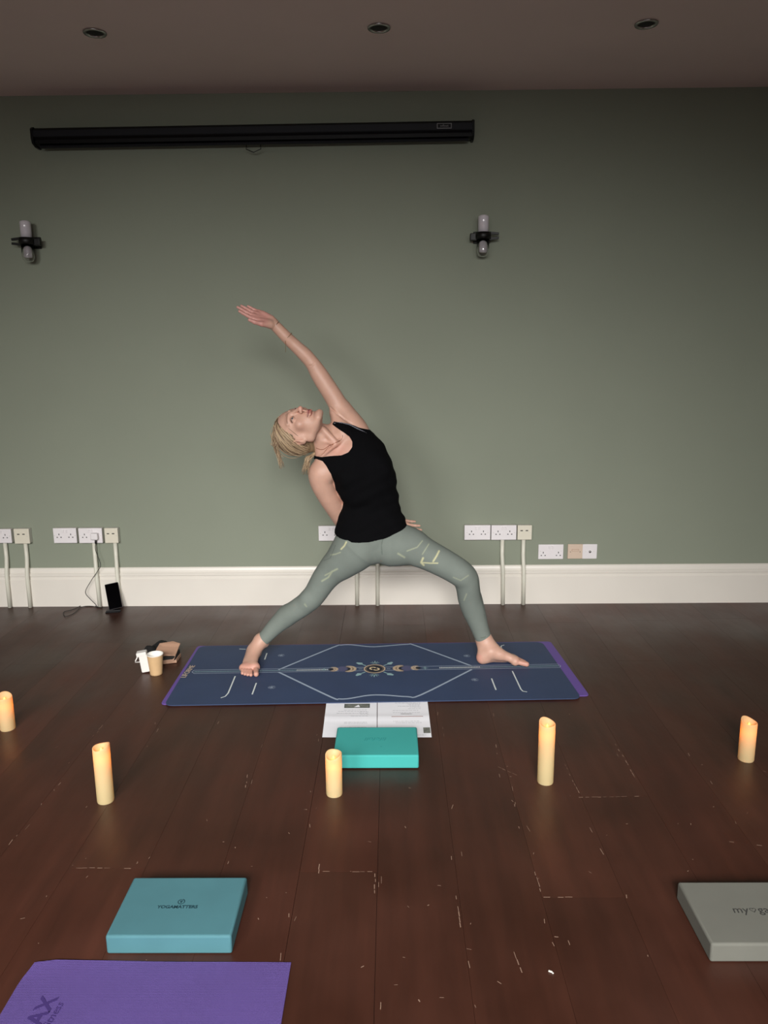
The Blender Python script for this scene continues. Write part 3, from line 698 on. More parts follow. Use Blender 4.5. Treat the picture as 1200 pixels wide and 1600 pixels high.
# ------------------------------------------------------------------ candles
CA = [(-1.532, 2.79, .147, .0285, 1.0, 'short ivory LED candle cut off by the left edge of the photo', 2.2), (-.957, 2.287, .205, .0275, .3, 'tall ivory LED candle behind the petrol blue block', .2),
      (-.198, 2.323, .153, .0275, 0, 'short ivory LED candle standing at the corner of the turquoise block', 1.1), (.524, 2.392, .228, .0275, 0, 'tallest ivory LED candle, between the turquoise block and the right-hand candle', 2.0), (1.277, 2.535, .157, .0275, 0, 'short ivory LED candle nearest the right edge of the photo', 2.2)]
for x_, y_, h_, r_, _, lb, ph_ in CA:
    e = empty('led_candle', (x_, y_, 0), lb, 'candle', 'flameless pillar candles')
    b = MB(); seg = 40
    def top(a): return h_-.007+.006*math.cos(a-ph_)+.003*math.cos(2*a+ph_)
    rings = [[b.bm.verts.new((r_*.96*math.cos(2*PI*k/seg), r_*.96*math.sin(2*PI*k/seg), 0)) for k in range(seg)], [b.bm.verts.new((r_*math.cos(2*PI*k/seg), r_*math.sin(2*PI*k/seg), .004)) for k in range(seg)]]
    for t in (.3, .6, .8, .93): rings.append([b.bm.verts.new((r_*math.cos(2*PI*k/seg), r_*math.sin(2*PI*k/seg), top(2*PI*k/seg)*t)) for k in range(seg)])
    for rr_, dz in ((1.0, -.002), (.97, 0), (.90, -.001), (.8, -.005), (.62, -.011), (.4, -.015), (.18, -.017)):
        rings.append([b.bm.verts.new((r_*rr_*math.cos(2*PI*k/seg), r_*rr_*math.sin(2*PI*k/seg), (top(2*PI*k/seg)*(rr_)+(h_-.007)*(1-rr_))+dz)) for k in range(seg)])
    fs = [b.bm.faces.new((a[k], a[(k+1) % seg], c[(k+1) % seg], c[k])) for a, c in zip(rings, rings[1:]) for k in range(seg)]; fs.append(b.bm.faces.new(rings[-1]))
    b._set(fs, M['wax'], True); b.build('wax_body', e, recalc=False)
    b = MB(); b.lathe([(0, h_-.026), (.003, h_-.025), (.004, h_-.021), (.003, h_-.016), (0, h_-.012)], M['flame'], (0, 0, 0), 12); b.build('flame_tip', e)
    l = bpy.data.lights.new('candle_led', 'POINT'); l.energy = .085; l.color = (1, .20, .01); l.shadow_soft_size = .004
    lo_ = bpy.data.objects.new('candle_led', l); C.objects.link(lo_); lo_.location = (x_, y_, h_-.042)

# scrap of white debris on the boards
for px, py, s, lb in [(860, 1519, .0055, 'larger white paper scrap on the boards, lower right')]:
    p = onz(px, py); b = MB(); b.box((0, 0, .002), (s*1.8, s*.8, .003), M['debris'], .001, Matrix.Rotation(-.5, 3, 'Z')); b.box((s*.9, -s*.9, .002), (s*.7, s*.5, .003), M['debris'], .001)
    tag(b.build('paper_scrap', loc=p), lb, 'scrap')

# ================================================================== the person: one continuous skin grown from a signed distance field
def V3(*a): return np.array(a, dtype=np.float32)
def nrm(v): v = np.array(v, dtype=float); return v/np.linalg.norm(v)
class Field:
    def __init__(s, lo, hi, h):
        s.h = h; s.lo = np.array(lo, float); s.n = np.ceil((np.array(hi)-s.lo)/h).astype(int)+1
        s.F = np.full(s.n, .2, np.float32)
        s.ax = [(s.lo[i]+h*np.arange(s.n[i])).astype(np.float32) for i in range(3)]
    def win(s, lo, hi):
        sl = []
        for i in range(3):
            a = int(max(0, math.floor((lo[i]-s.lo[i])/s.h))); b = int(min(s.n[i], math.ceil((hi[i]-s.lo[i])/s.h)+1))
            sl.append(slice(a, max(a, b)))
        sl = tuple(sl)
        return sl, (s.ax[0][sl[0]][:, None, None], s.ax[1][sl[1]][None, :, None], s.ax[2][sl[2]][None, None, :])
    def put(s, fn, lo, hi, k=.0, mode='u'):
        pad = k+.02; sl, X = s.win(np.array(lo)-pad, np.array(hi)+pad)
        if any(q.stop <= q.start for q in sl): return
        d = fn(*X); f = s.F[sl]
        if mode == 'u':
            if k: hh = np.clip(.5+.5*(f-d)/k, 0, 1); s.F[sl] = f+(d-f)*hh-k*hh*(1-hh)
            else: s.F[sl] = np.minimum(f, d)
        else:
            if k: hh = np.clip(.5+.5*(f+d)/k, 0, 1); hh = 1-hh; s.F[sl] = np.maximum(f, -d)+k*.25*np.maximum(0, 1-np.abs(f+d)/k)**2
            else: s.F[sl] = np.maximum(f, -d)
    def cone(s, a, b, r1, r2, k=.012, mode='u'):
        a = np.array(a[:3], float); b = np.array(b[:3], float); ab = b-a; L = max(1e-9, float(ab @ ab)); r = max(r1, r2)
        def fn(x, y, z):
            t = np.clip(((x-a[0])*ab[0]+(y-a[1])*ab[1]+(z-a[2])*ab[2])/L, 0, 1)
            return (np.sqrt((x-a[0]-t*ab[0])**2+(y-a[1]-t*ab[1])**2+(z-a[2]-t*ab[2])**2)-(r1+(r2-r1)*t)).astype(np.float32)
        s.put(fn, np.minimum(a, b)-r, np.maximum(a, b)+r, k, mode)
    def ell(s, c, R, r, k=.012, mode='u'):
        c = np.array(c, float); R = np.array(R, float); m = max(r)     # rows of R: axes
        def fn(x, y, z):
            dx, dy, dz = x-c[0], y-c[1], z-c[2]
            u = [(dx*R[i][0]+dy*R[i][1]+dz*R[i][2]) for i in range(3)]
            k0 = np.sqrt(sum((u[i]/r[i])**2 for i in range(3))); k1 = np.sqrt(sum((u[i]/r[i]**2)**2 for i in range(3)))+1e-6
            return (k0*(k0-1)/k1).astype(np.float32)
        s.put(fn, c-m, c+m, k, mode)
    def chain(s, J, k=.012):
        n = len(J); T_ = [tuple(2*J[0][i]-J[1][i] for i in range(4))]+list(J)+[tuple(2*J[-1][i]-J[-2][i] for i in range(4))]; out = []
        for q in range(1, n):
            a, b, c, d = [np.array(v, float) for v in T_[q-1:q+3]]
            for t in (0, .25, .5, .75): out.append(.5*((2*b)+(c-a)*t+(2*a-5*b+4*c-d)*t*t+(3*b-a-3*c+d)*t**3))
        J = out+[np.array(J[-1], float)]
        for a, b in zip(J, J[1:]): s.cone(a, b, a[3], b[3], k)
    def sweep(s, S, k=.012):
        # S: (centre, lateral unit, front unit, a, b)
        for A, B in zip(S, S[1:]):
            a, b = np.array(A[0], float), np.array(B[0], float); ab = b-a; L = float(ab @ ab); m = max(A[3], B[3], A[4], B[4])
            def fn(x, y, z):
                t = np.clip(((x-a[0])*ab[0]+(y-a[1])*ab[1]+(z-a[2])*ab[2])/L, 0, 1)
                dx, dy, dz = x-a[0]-t*ab[0], y-a[1]-t*ab[1], z-a[2]-t*ab[2]
                la, fr = nrm(A[1]+np.array(B[1])), nrm(A[2]+np.array(B[2])); ax = np.cross(la, fr)
                ra = A[3]+(B[3]-A[3])*t; rb = A[4]+(B[4]-A[4])*t; rc = np.minimum(ra, rb)
                u = dx*la[0]+dy*la[1]+dz*la[2]; v = dx*fr[0]+dy*fr[1]+dz*fr[2]; w = dx*ax[0]+dy*ax[1]+dz*ax[2]
                k0 = np.sqrt((u/ra)**2+(v/rb)**2+(w/rc)**2); k1 = np.sqrt((u/ra**2)**2+(v/rb**2)**2+(w/rc**2)**2)+1e-6
                return (k0*(k0-1)/k1).astype(np.float32)
            s.put(fn, np.minimum(a, b)-m, np.maximum(a, b)+m, k)
    def mesh(s):
        F = s.F; h = s.h; ins = F < 0; n = F.shape
        c = np.zeros((n[0]-1, n[1]-1, n[2]-1), np.uint8)
        for i in (0, 1):
            for j in (0, 1):
                for k in (0, 1): c += ins[i:n[0]-1+i, j:n[1]-1+j, k:n[2]-1+k]
        cells = np.argwhere((c > 0) & (c < 8)); del c
        cn = np.array([n[0]-1, n[1]-1, n[2]-1])
        flat = (cells[:, 0]*cn[1]+cells[:, 1])*cn[2]+cells[:, 2]
        P = np.zeros((len(cells), 3)); W = np.zeros(len(cells))
        cor = [(i, j, k) for i in (0, 1) for j in (0, 1) for k in (0, 1)]
        val = {q: F[cells[:, 0]+q[0], cells[:, 1]+q[1], cells[:, 2]+q[2]] for q in cor}
        for q in cor:
            for axn in range(3):
                if q[axn]: continue
                q2 = list(q); q2[axn] = 1; q2 = tuple(q2); a, b = val[q], val[q2]; x = (a < 0) != (b < 0)
                t = np.where(x, a/np.where(x, a-b, 1), 0)
                for d in range(3): P[:, d] += np.where(x, q[d]+(t if d == axn else 0), 0)
                W += x
        P = (P/W[:, None]+cells)*h+s.lo
        quads = []
        for axn in range(3):
            sl0 = [slice(None)]*3; sl1 = [slice(None)]*3; sl0[axn] = slice(0, -1); sl1[axn] = slice(1, None)
            A = ins[tuple(sl0)]; B = ins[tuple(sl1)]
            e = np.argwhere(A != B); o = [d for d in range(3) if d != axn]
            e = e[(e[:, o[0]] > 0) & (e[:, o[1]] > 0) & (e[:, o[0]] < cn[o[0]]) & (e[:, o[1]] < cn[o[1]])]
            sg = A[e[:, 0], e[:, 1], e[:, 2]]; idx = []
            for du, dv in ((-1, -1), (0, -1), (0, 0), (-1, 0)):
                q = e.copy(); q[:, o[0]] += du; q[:, o[1]] += dv
                idx.append(np.searchsorted(flat, (q[:, 0]*cn[1]+q[:, 1])*cn[2]+q[:, 2]))
            Q = np.stack(idx, 1); flip = sg if axn != 1 else ~sg
            Q[~flip] = Q[~flip][:, ::-1]; quads.append(Q)
        return P, np.concatenate(quads)
def to_obj(name, P, Q, mat_, parent, cols=None, smooth_n=0, origin=None):
    me = bpy.data.meshes.new(name); P = P-np.array(origin)
    me.vertices.add(len(P)); me.vertices.foreach_set('co', P.astype(np.float32).ravel())
    me.loops.add(Q.size); me.loops.foreach_set('vertex_index', Q.astype(np.int32).ravel())
    me.polygons.add(len(Q)); me.polygons.foreach_set('loop_start', np.arange(0, Q.size, 4, dtype=np.int32)); me.update(calc_edges=True); me.validate()
    me.polygons.foreach_set('use_smooth', np.ones(len(me.polygons), bool))
    if cols is not None:
        at = me.attributes.new('Col', 'FLOAT_COLOR', 'POINT'); at.data.foreach_set('color', np.concatenate([cols, np.ones((len(cols), 1))], 1).astype(np.float32).ravel())
    me.materials.append(mat_); o = bpy.data.objects.new(name, me); C.objects.link(o); o.parent = parent
    return o
def relax(P, Q, it=2, lam=.5):
    n = len(P); E = np.concatenate([Q[:, [0, 1]], Q[:, [1, 2]], Q[:, [2, 3]], Q[:, [3, 0]]]); deg = np.bincount(E.ravel(), minlength=n)[:, None]
    for i in range(it):
        for l in (lam, -lam*1.03):
            S = np.stack([np.bincount(E[:, 0], P[E[:, 1], d], n)+np.bincount(E[:, 1], P[E[:, 0], d], n) for d in range(3)], 1)
            P = P+l*(S/np.maximum(deg, 1)-P)
    return P

def J(px, py, Y, rpx):
    p = ony(px, py, Y); return (p.x, p.y, p.z, rpx*pxm(p))
IR, ID, IA = CR, CD, CF             # image right / image down / away, as world directions

# --- joints
YB = 3.40
legR = [J(559, 853, 3.39, 36), J(533, 879, 3.40, 25), J(522, 888, 3.41, 21), J(507, 905, 3.42, 18), J(491, 930, 3.43, 15.5), J(480, 941, 3.435, 14.3), J(466, 951, 3.44, 14.0), J(448, 963, 3.455, 13.6), J(430, 979, 3.46, 11), J(417, 993, 3.46, 8.8), J(407, 1003, 3.46, 7.8)]
legL = [J(612, 850, 3.39, 34), J(640, 853, 3.385, 27), J(656, 861, 3.38, 23), J(688, 877, 3.37, 20.5), J(714, 892, 3.365, 19), J(727, 903, 3.365, 17.5), J(731, 917, 3.375, 16.0), J(734, 936, 3.40, 16.0), J(741, 956, 3.42, 15), J(748.5, 978, 3.43, 12.0), J(756, 999, 3.435, 10.5)]
# --- torso sections (centre px, depth, half width px, half thickness m)
TS = [(588, 850, 3.395, 42, .080), (581, 836, 3.395, 54, .096), (579, 818, 3.39, 49, .094), (579, 797, 3.385, 42, .082), (579, 778, 3.38, 41, .080), (572, 757, 3.37, 44.5, .092), (566, 737, 3.365, 46.5, .100), (558, 718, 3.365, 45, .096), (549, 703, 3.365, 38, .082), (541, 692, 3.365, 27, .062)]
def sections(TS):
    c = [np.array(ony(a, b_, y)) for a, b_, y, _, _ in TS]; out = []
    for i, t in enumerate(TS):
        ax = nrm(c[min(i+1, len(c)-1)]-c[max(i-1, 0)]); yaw_ = 0.18*min(1, max(0, (i-2)/4))       # chest turned a little: right shoulder nearer the camera
        fr0 = nrm(np.array([-math.sin(-yaw_), -math.cos(yaw_), .12])); fr = nrm(fr0-ax*(fr0 @ ax)); la = np.cross(fr, ax); la = nrm(la)
        out.append((c[i], la, fr, t[3]*pxm(c[i]), t[4]))
    return out
TSec = sections(TS)
def torso(f, k=.02, full=True):
    f.sweep(TSec, k)
    c, la, fr, a, b_ = TSec[6]; up = nrm(TSec[7][0]-TSec[5][0])
    for s_ in (-1, 1): f.ell(c+la*s_*.062+fr*.070+up*.004, [la, fr, up], (.052, .042, .055), .03)
    # ribs swell on the stretched side, shoulder blades
    f.ell(TSec[5][0]+fr*.03, [la, fr, up], (.115, .075, .08), .03)
def hips(f):
    c, la, fr, a, b_ = TSec[1]
    f.sweep(TSec[:3], .02)
    f.ell(np.array(ony(597, 851, 3.39)), np.eye(3), (.055, .07, .036), .03)
    for s_ in (-1, 1): f.ell(np.array(legR[0][:3] if s_ < 0 else legL[0][:3])-fr*.045+np.array([0, 0, -.0]), np.eye(3), (.085, .075, .085), .03)
def legs(f):
    f.chain(legR, .010); f.chain(legL, .010)
    # knee caps and calves
    p = np.array(J(722, 899, 3.335, 0)[:3]); f.ell(p, np.eye(3), (.034, .030, .036), .03)
    p = np.array(J(480, 938, 3.41, 0)[:3]); f.ell(p, np.eye(3), (.026, .026, .032), .03)
    p = np.array(J(737, 938, 3.435, 0)[:3]); f.ell(p, np.eye(3), (.036, .044, .07), .03)
    p = np.array(J(450, 960, 3.48, 0)[:3]); f.ell(p, np.eye(3), (.036, .036, .04), .03)

ankR, ankL = np.array(legR[-1][:3]), np.array(legL[-1][:3])
ZM = .008
def foot(f, ank, heel, toe, side, rs=1.0):
    """heel / toe: floor points of heel centre and big toe tip; side: unit vector from the big toe towards the little toe"""
    heel = np.array(heel, float); toe = np.array(toe, float); side = np.array(side, float); up = V3(0, 0, 1).astype(float)
    d = nrm(toe-heel-side*0); L = np.linalg.norm(toe-heel); k = .018
    z = lambda p, h_: np.array([p[0], p[1], ZM+h_])
    f.cone(z(heel, .026), z(heel+d*.018, .03), .026, .026, k)
    f.cone(ank, z(heel+d*.035, .065), .031, .030, k)
    f.cone(z(heel+d*.02, .05), z(heel+d*.0, .028), .026, .024, k)
    f.cone(ank-d*.010+np.array([0, 0, -.01]), z(heel+d*.004, .040), .025, .025, k)
    f.cone(z(heel+d*.03+side*.022, .03), z(heel+d*.10+side*.036, .02), .022, .019, k)
    # instep and metatarsals
    ball = heel+d*(L*.70)
    f.cone(z(heel+d*.05+side*.004, .058), z(ball+side*.012, .026), .028, .017, k)
    f.cone(z(heel+d*.045+side*.015, .05), z(ball+side*.036-d*.004, .02), .025, .014, k)
    f.cone(z(heel+d*.03+side*.02, .026), z(ball+side*.056-d*.016, .017), .022, .013, k)
    f.cone(z(ball-d*.0+side*.0, .021), z(ball-d*.02+side*.062, .015), .019, .014, k)
    f.cone(ank+np.array([0, 0, .01]), z(heel+d*.075+side*.006, .05), .029, .024, k)
    # ankle bones
    f.ell(ank-side*.026-np.array([0, 0, .012]), np.eye(3), (.012, .012, .014), .012)
    f.ell(ank+side*.026-np.array([0, 0, .02]), np.eye(3), (.012, .012, .014), .012)
    # toes
    ln = [0, .008, .016, .026, .038]
    for i in range(5):
        off = [0, .0235, .038, .0505, .062][i]; r = [.0125, .0088, .0083, .0078, .0078][i]
        tip = toe+side*off-d*ln[i]-d*r; base = ball+side*off+d*.002-d*ln[i]*.55; mid = base+(tip-base)*.55
        hz = r*1.0+.001
        f.cone(z(base, hz+.008), z(mid, hz+.0065 if i else hz+.003), r*1.0, r*.92, .004); f.cone(z(mid, hz+.0065 if i else hz+.003), z(tip, hz-.001), r*.92, r*.98, .002)
        # nail bed hint
heelR = onz(399, 1017, ZM); heelR = np.array([-.664, 3.485, 0]); toeR = np.array([-.620, 3.248, 0])
dR = nrm(toeR-heelR)
heelL = np.array([.428, 3.402, 0]); toeL = np.array([.640, 3.355, 0])
def hand(f, w, d, s_, L=1.0, curl=(.15, .2), spread=.05, thumb=1.0, fk=None):
    """w wrist, d towards the fingers, s_ towards the thumb side; palm normal n = d x s_ (fingers curl that way)"""
    d = nrm(d); s_ = nrm(np.array(s_)-d*(np.array(s_) @ d)); n = np.cross(d, s_); w = np.array(w, float); P_ = lambda a, b_, c=0: w+(d*a+s_*b_+n*c)*L
    kn = [(.086, .028), (.090, .0095), (.086, -.0095), (.078, -.027)]
    for (a, b_), r in zip(kn, (.0115, .0115, .011, .010)): f.cone(P_(.004, b_*.45), P_(a, b_), .0155*L, r*L, .010)
    f.cone(P_(.02, .018, .006), P_(.055, .03, .006), .015*L, .011*L, .012)      # thenar
    f.cone(P_(.02, -.018, .005), P_(.06, -.024, .004), .013*L, .010*L, .012)
    lens = (.068, .078, .071, .054); rad = (.0083, .0085, .0080, .0070)
    tips = []
    for i in range(4):
        a, b_ = kn[i]; sp = spread*(1.5-i); p = P_(a, b_); ang = 0; ln = lens[i]
        for j, (fr, cu) in enumerate(((.42, curl[0]), (.32, curl[1]), (.26, curl[1]*.8))):
            ang += cu; dd = d*math.cos(sp)+s_*math.sin(sp); dv = dd*math.cos(ang)+n*math.sin(ang)
            q = p+dv*ln*fr*L; r1 = rad[i]*(1-.10*j)*L; r2 = rad[i]*(1-.10*(j+1))*L; f.cone(p, q, r1, r2, .0035 if j else .006); p = q
        tips.append(p)
    if thumb:
        p0, p1, p2, p3 = P_(.012, .022, .006), P_(.045, .046, .012), P_(.074, .056, .014), P_(.098, .060, .016)
        f.cone(p0, p1, .0145*L, .0115*L, .010); f.cone(p1, p2, .0105*L, .0095*L, .004); f.cone(p2, p3, .0095*L, .0075*L, .003)
    return tips

# --- arms
armL = [J(556, 676, 3.40, 19), J(548, 664, 3.40, 17.5), J(535, 644, 3.40, 14.3), J(521, 620, 3.40, 13.0), J(507, 598, 3.40, 12.4), J(497, 582, 3.40, 11.2), J(489, 569, 3.40, 9.4), J(480, 558, 3.398, 8.9), J(472, 550, 3.395, 8.7), J(458, 537, 3.39, 8.0), J(446, 525.5, 3.38, 7.4), J(436, 515, 3.375, 6.8), J(428, 507, 3.37, 6.4)]
armR = [J(508, 733, 3.335, 17), J(501, 740, 3.335, 17.5), J(503, 755, 3.34, 16.0), J(511, 773, 3.36, 14.5), J(521, 790, 3.39, 13.5), J(531, 806, 3.43, 12.6), J(537, 815, 3.46, 12)]
foreR = [armR[-1], J(560, 820, 3.50, 12.5), J(590, 822, 3.53, 9.5), J(609, 817, 3.525, 8.0)]
# --- head frame
Lh = nrm(.14*IR-.72*ID+.68*IA); Fh = nrm(-.20*IR-.69*ID-.69*IA); Fh = nrm(Fh-Lh*(Fh @ Lh)); Uh = np.cross(Lh, Fh)*1.0
if Uh @ IR > 0: Uh = -Uh
Me = np.array(ony(458.3, 646.0, 3.250)); H0 = Me-.085*Fh-.010*Uh
HR = np.array([Lh, Fh, Uh])                      # rows
def hp(x, y, z): return H0+Lh*x+Fh*y+Uh*z
def head(f):
    E_ = HR
    f.ell(hp(0, -.018, .040), E_, (.072, .088, .078), .01)
    f.ell(hp(0, .022, .028), E_, (.064, .064, .074), .02)          # forehead
    f.ell(hp(0, .030, -.030), E_, (.054, .056, .072), .02)         # mid face
    for s_ in (-1, 1):
        f.cone(hp(s_*.050, -.008, -.052), hp(s_*.018, .066, -.100), .017, .013, .022)      # jaw
        f.cone(hp(s_*.058, .0, .0), hp(s_*.050, -.008, -.05), .016, .016, .02)
        f.ell(hp(s_*.040, .057, -.020), E_, (.021, .019, .018), .018)                       # cheek bone
        f.cone(hp(s_*.012, .086, .029), hp(s_*.045, .066, .030), .0075, .007, .012)          # brow
        f.ell(hp(s_*.032, .100, .008), E_, (.0175, .019, .0105), .012, 'd')                  # socket
        f.ell(hp(s_*.031, .0735, .008), E_, (.0145, .0150, .0135), .004)                     # lids over the eyeball
        f.ell(hp(s_*.031, .0905, .0075), E_, (.0115, .010, .0045), .003, 'd')                # opening between lids
        f.ell(hp(s_*.010, .0985, -.030), E_, (.0075, .010, .0065), .005)                     # nostril wing
        f.ell(hp(s_*.0062, .101, -.0375), E_, (.0036, .0055, .0035), .002, 'd')
        # ear
        Re = np.array([nrm(Lh*s_+Fh*-.35), nrm(Fh+Lh*s_*.35), Uh])
        f.ell(hp(s_*.077, -.012, -.004), Re, (.0085, .018, .031), .004); f.ell(hp(s_*.087, -.009, .002), Re, (.0075, .0095, .018), .003, 'd')
        f.ell(hp(s_*.070, -.006, -.028), Re, (.0075, .009, .010), .006)
    f.ell(hp(0, .068, -.098), E_, (.020, .016, .015), .014)           # chin
    f.cone(hp(0, .084, .020), hp(0, .108, -.026), .0068, .0085, .010) # nose
    f.ell(hp(0, .109, -.030), E_, (.0095, .0095, .008), .006)
    f.cone(hp(0, .097, -.038), hp(0, .090, -.052), .004, .005, .006)
    for s_ in (-1, 1):                                                # lips
        f.cone(hp(0, .0925, -.0575), hp(s_*.015, .0855, -.0590), .0052, .0038, .004); f.cone(hp(s_*.015, .0855, -.0590), hp(s_*.024, .0765, -.0575), .0038, .0026, .004)
        f.cone(hp(0, .0905, -.0685), hp(s_*.013, .0850, -.0670), .0060, .0045, .004); f.cone(hp(s_*.013, .0850, -.0670), hp(s_*.023, .0760, -.0600), .0045, .0026, .004)
        f.cone(hp(0, .0985, -.0628), hp(s_*.013, .0920, -.0622), .0020, .0018, .002, 'd'); f.cone(hp(s_*.013, .0920, -.0622), hp(s_*.026, .0795, -.0580), .0018, .0022, .002, 'd')
    f.cone(hp(0, .098, -.080), hp(0, .097, -.080), .010, .010, .012, 'd')
neckJ = [J(492, 674, 3.335, 13.0), J(500, 680, 3.335, 12.8), J(512, 688, 3.345, 14.5), J(526, 698, 3.36, 20)]
def neck(f):
    f.chain(neckJ, .022)
    # throat, sternomastoids, trapezius, collar bones
    f.cone(J(505, 671, 3.295, 0), J(523, 692, 3.29, 0), .012, .012, .014)
    f.cone(J(482, 684, 3.315, 0), J(522, 693, 3.285, 0), .0085, .0065, .010)
    f.cone(J(499, 664, 3.31, 0), J(524, 688, 3.285, 0), .007, .006, .010)
    f.cone(neckJ[1], armL[1], .030, .030, .03); f.cone(neckJ[1], armR[0], .028, .036, .03); f.cone(neckJ[3], armR[1], .05, .044, .03); f.cone(neckJ[3], armL[1], .05, .045, .03)
    f.cone(J(525, 695, 3.283, 0), J(546, 677, 3.33, 0), .007, .007, .012); f.cone(J(521, 698, 3.283, 0), J(502, 713, 3.300, 0), .0065, .005, .012)
def arms(f):
    f.chain(armL, .012); f.chain(armR, .012); f.chain(foreR, .012)
    f.cone(J(524, 646, 3.375, 0), J(536, 676, 3.34, 0), .026, .040, .02)      # fold in front of the armpit
    f.cone(J(538, 640, 3.42, 0), J(574, 698, 3.40, 0), .030, .045, .03)       # lat
    f.cone(J(511, 742, 3.315, 0), J(528, 725, 3.30, 0), .030, .030, .02)      # pectoral fold, lowered arm
    w = np.array(ony(428, 506, 3.37)); tip = np.array(ony(366, 476, 3.35)); d = nrm(tip-w); sdir = .76*ID-.10*IR-.52*IA
    hand(f, w, d, sdir, .98, (.02, .04), -.015)
    w = np.array(ony(606, 814, 3.52)); tip = np.array(ony(665, 830, 3.47)); d = nrm(tip-w)
    hand(f, w, d, .85*ID+.2*IR+.3*IA, .98, (.10, .22), .01)
lo, hi = np.array([-.82, 3.10, -.01]), np.array([.72, 3.68, 2.08])
import time; t0 = time.time()
HB = .0025
body = Field(lo, hi, HB)
torso(body); hips(body); legs(body)
foot(body, ankR, heelR, toeR, np.cross(dR, [0, 0, 1])); foot(body, ankL, heelL, toeL, np.array([math.sin(.22), math.cos(.22), 0]))
neck(body); arms(body); head(body)
def on_body(px, py, off=.001, Y0_=3.10, Y1_=3.5):
    # march along the sight line until it meets the body
    for k in range(400):
        y = Y0_+(Y1_-Y0_)*k/400; p = np.array(ony(px, py, y)); i = np.round((p-body.lo)/body.h).astype(int)
        if (i >= 0).all() and (i < body.n).all() and body.F[tuple(i)] < off: return p
    return np.array(ony(px, py, 3.3))
cr = [on_body(*p) for p in [(516, 637), (526, 646), (537, 654), (549, 662)]]
for p_, q_ in zip(cr, cr[1:]): body.cone(p_, q_, .0035, .0035, .006, 'd')
cr = [on_body(*p) for p in [(482.5, 572), (488, 571), (492, 567)]]
for p_, q_ in zip(cr, cr[1:]): body.cone(p_, q_, .0018, .0018, .004, 'd')
body.F = np.maximum(body.F, (.0088-body.ax[2])[None, None, :].astype(np.float32))
P, Q = body.mesh(); P = relax(P, Q, 1, .4)
print('body', len(P), time.time()-t0)

def px_of(P):
    v = P-np.array([0, 0, CAMH]); z = v @ CF; return 600+FPX*(v @ CR)/z, 800+FPX*(v @ CD)/z
def lerp_col(base, col, w): return base*(1-w[:, None])+np.array(col[:3])*w[:, None]
SK = srgb(196, 155, 136)
def skin_cols(P):
    c = np.tile(np.array(SK[:3]), (len(P), 1)); q = (P-H0) @ HR.T; x, y, z = q[:, 0], q[:, 1], q[:, 2]; ax = np.abs(x)
    g = lambda cx, cy, cz, rx, ry, rz: np.exp(-(((ax-cx)/rx)**2+((y-cy)/ry)**2+((z-cz)/rz)**2))
    onhead = (np.abs(x) < .11) & (np.abs(y) < .15) & (z > -.13) & (z < .15)
    c = lerp_col(c, srgb(198, 140, 124), .15*g(.045, .055, -.025, .022, .03, .02)*onhead)
    c = lerp_col(c, srgb(200, 138, 122), .6*g(0, .11, -.03, .015, .02, .015)*onhead)
    lip = np.clip(1.5-np.sqrt((ax/.025)**2+((z+.0635-.004*(ax/.02)**2)/.0105)**2)*1.5, 0, 1)*(y > .07)*onhead
    c = lerp_col(c, srgb(172, 98, 92), np.clip(lip*1.3, 0, .9))
    gap = np.exp(-((z+.0620-.004*(ax/.024)**2)/.0022)**2)*(ax < .025)*(y > .073)*onhead; c = lerp_col(c, srgb(96, 46, 44), np.clip(gap, 0, .85))
    br = np.exp(-((z-.0285-.004*(1-((ax-.03)/.02)**2))/.0032)**2)*(ax > .012)*(ax < .050)*(y > .055)*onhead; c = lerp_col(c, srgb(112, 82, 64), .75*br)
    lash = np.exp(-((np.sqrt(((ax-.031)/.0135)**2+((z-.0085)/.0062)**2)-1)/.20)**2)*(y > .070)*onhead*np.where(z > .007, 1, .45); c = lerp_col(c, srgb(62, 42, 36), np.clip(lash, 0, .9))
    scalp = onhead*np.clip((z-.095)/.02, 0, 1); c = lerp_col(c, srgb(120, 92, 66), scalp)
    earc = g(.085, -.010, 0, .006, .008, .012)*onhead; c = lerp_col(c, srgb(168, 104, 90), np.clip(earc, 0, .8))
    # rosier palms, toes and heels
    X, Y_ = px_of(P)
    wr = np.array(armL[-1][:3]); w = ((P-wr) @ nrm(np.array(ony(366, 476, 3.35))-wr)); w = np.clip((w-.01)/.03, 0, 1)*(X < 440)*(Y_ < 530)
    c = lerp_col(c, srgb(200, 138, 132), .65*w)
    toes = (P[:, 2] < .05)*(np.clip((3.36-P[:, 1])/.03, 0, 1)*(P[:, 0] < 0)+np.clip((P[:, 0]-.57)/.03, 0, 1)*(P[:, 0] > 0)); c = lerp_col(c, srgb(202, 138, 124), .45*np.clip(toes, 0, 1))
    heel = (P[:, 2] < .06)*np.clip((.43-P[:, 0])/.02, 0, 1)*(P[:, 0] > .3); c = lerp_col(c, srgb(206, 140, 126), .5*heel)
    chest = np.exp(-(((X-528)/22)**2+((Y_-703)/14)**2))*(P[:, 1] < 3.36); c = lerp_col(c, srgb(205, 142, 126), .45*chest)
    return c
M['skin'] = mat('skin', SK, .5, noise_amt=.05, nscale=25, bump=.12, bscale=120, attr='Col', Subsurface_Weight=.12, Subsurface_Radius=(.008, .004, .002), Subsurface_Scale=1.0)
M['leggings'] = mat('sage_leggings', srgb(112, 122, 112), .85, noise_amt=.04, nscale=20, bump=.15, bscale=300, attr='Col')
M['top'] = mat('black_jersey', srgb(9, 9, 11), .95, spec=.08, bump=.3, bscale=150)
M['hair'] = mat('blonde_hair', srgb(190, 165, 125), .5, attr='Col')
M['eye'] = mat('eyeball', srgb(225, 220, 214), .15); M['iris'] = mat('iris_blue_grey', srgb(74, 84, 92), .15); M['pupil'] = mat('pupil', srgb(12, 10, 10), .1)
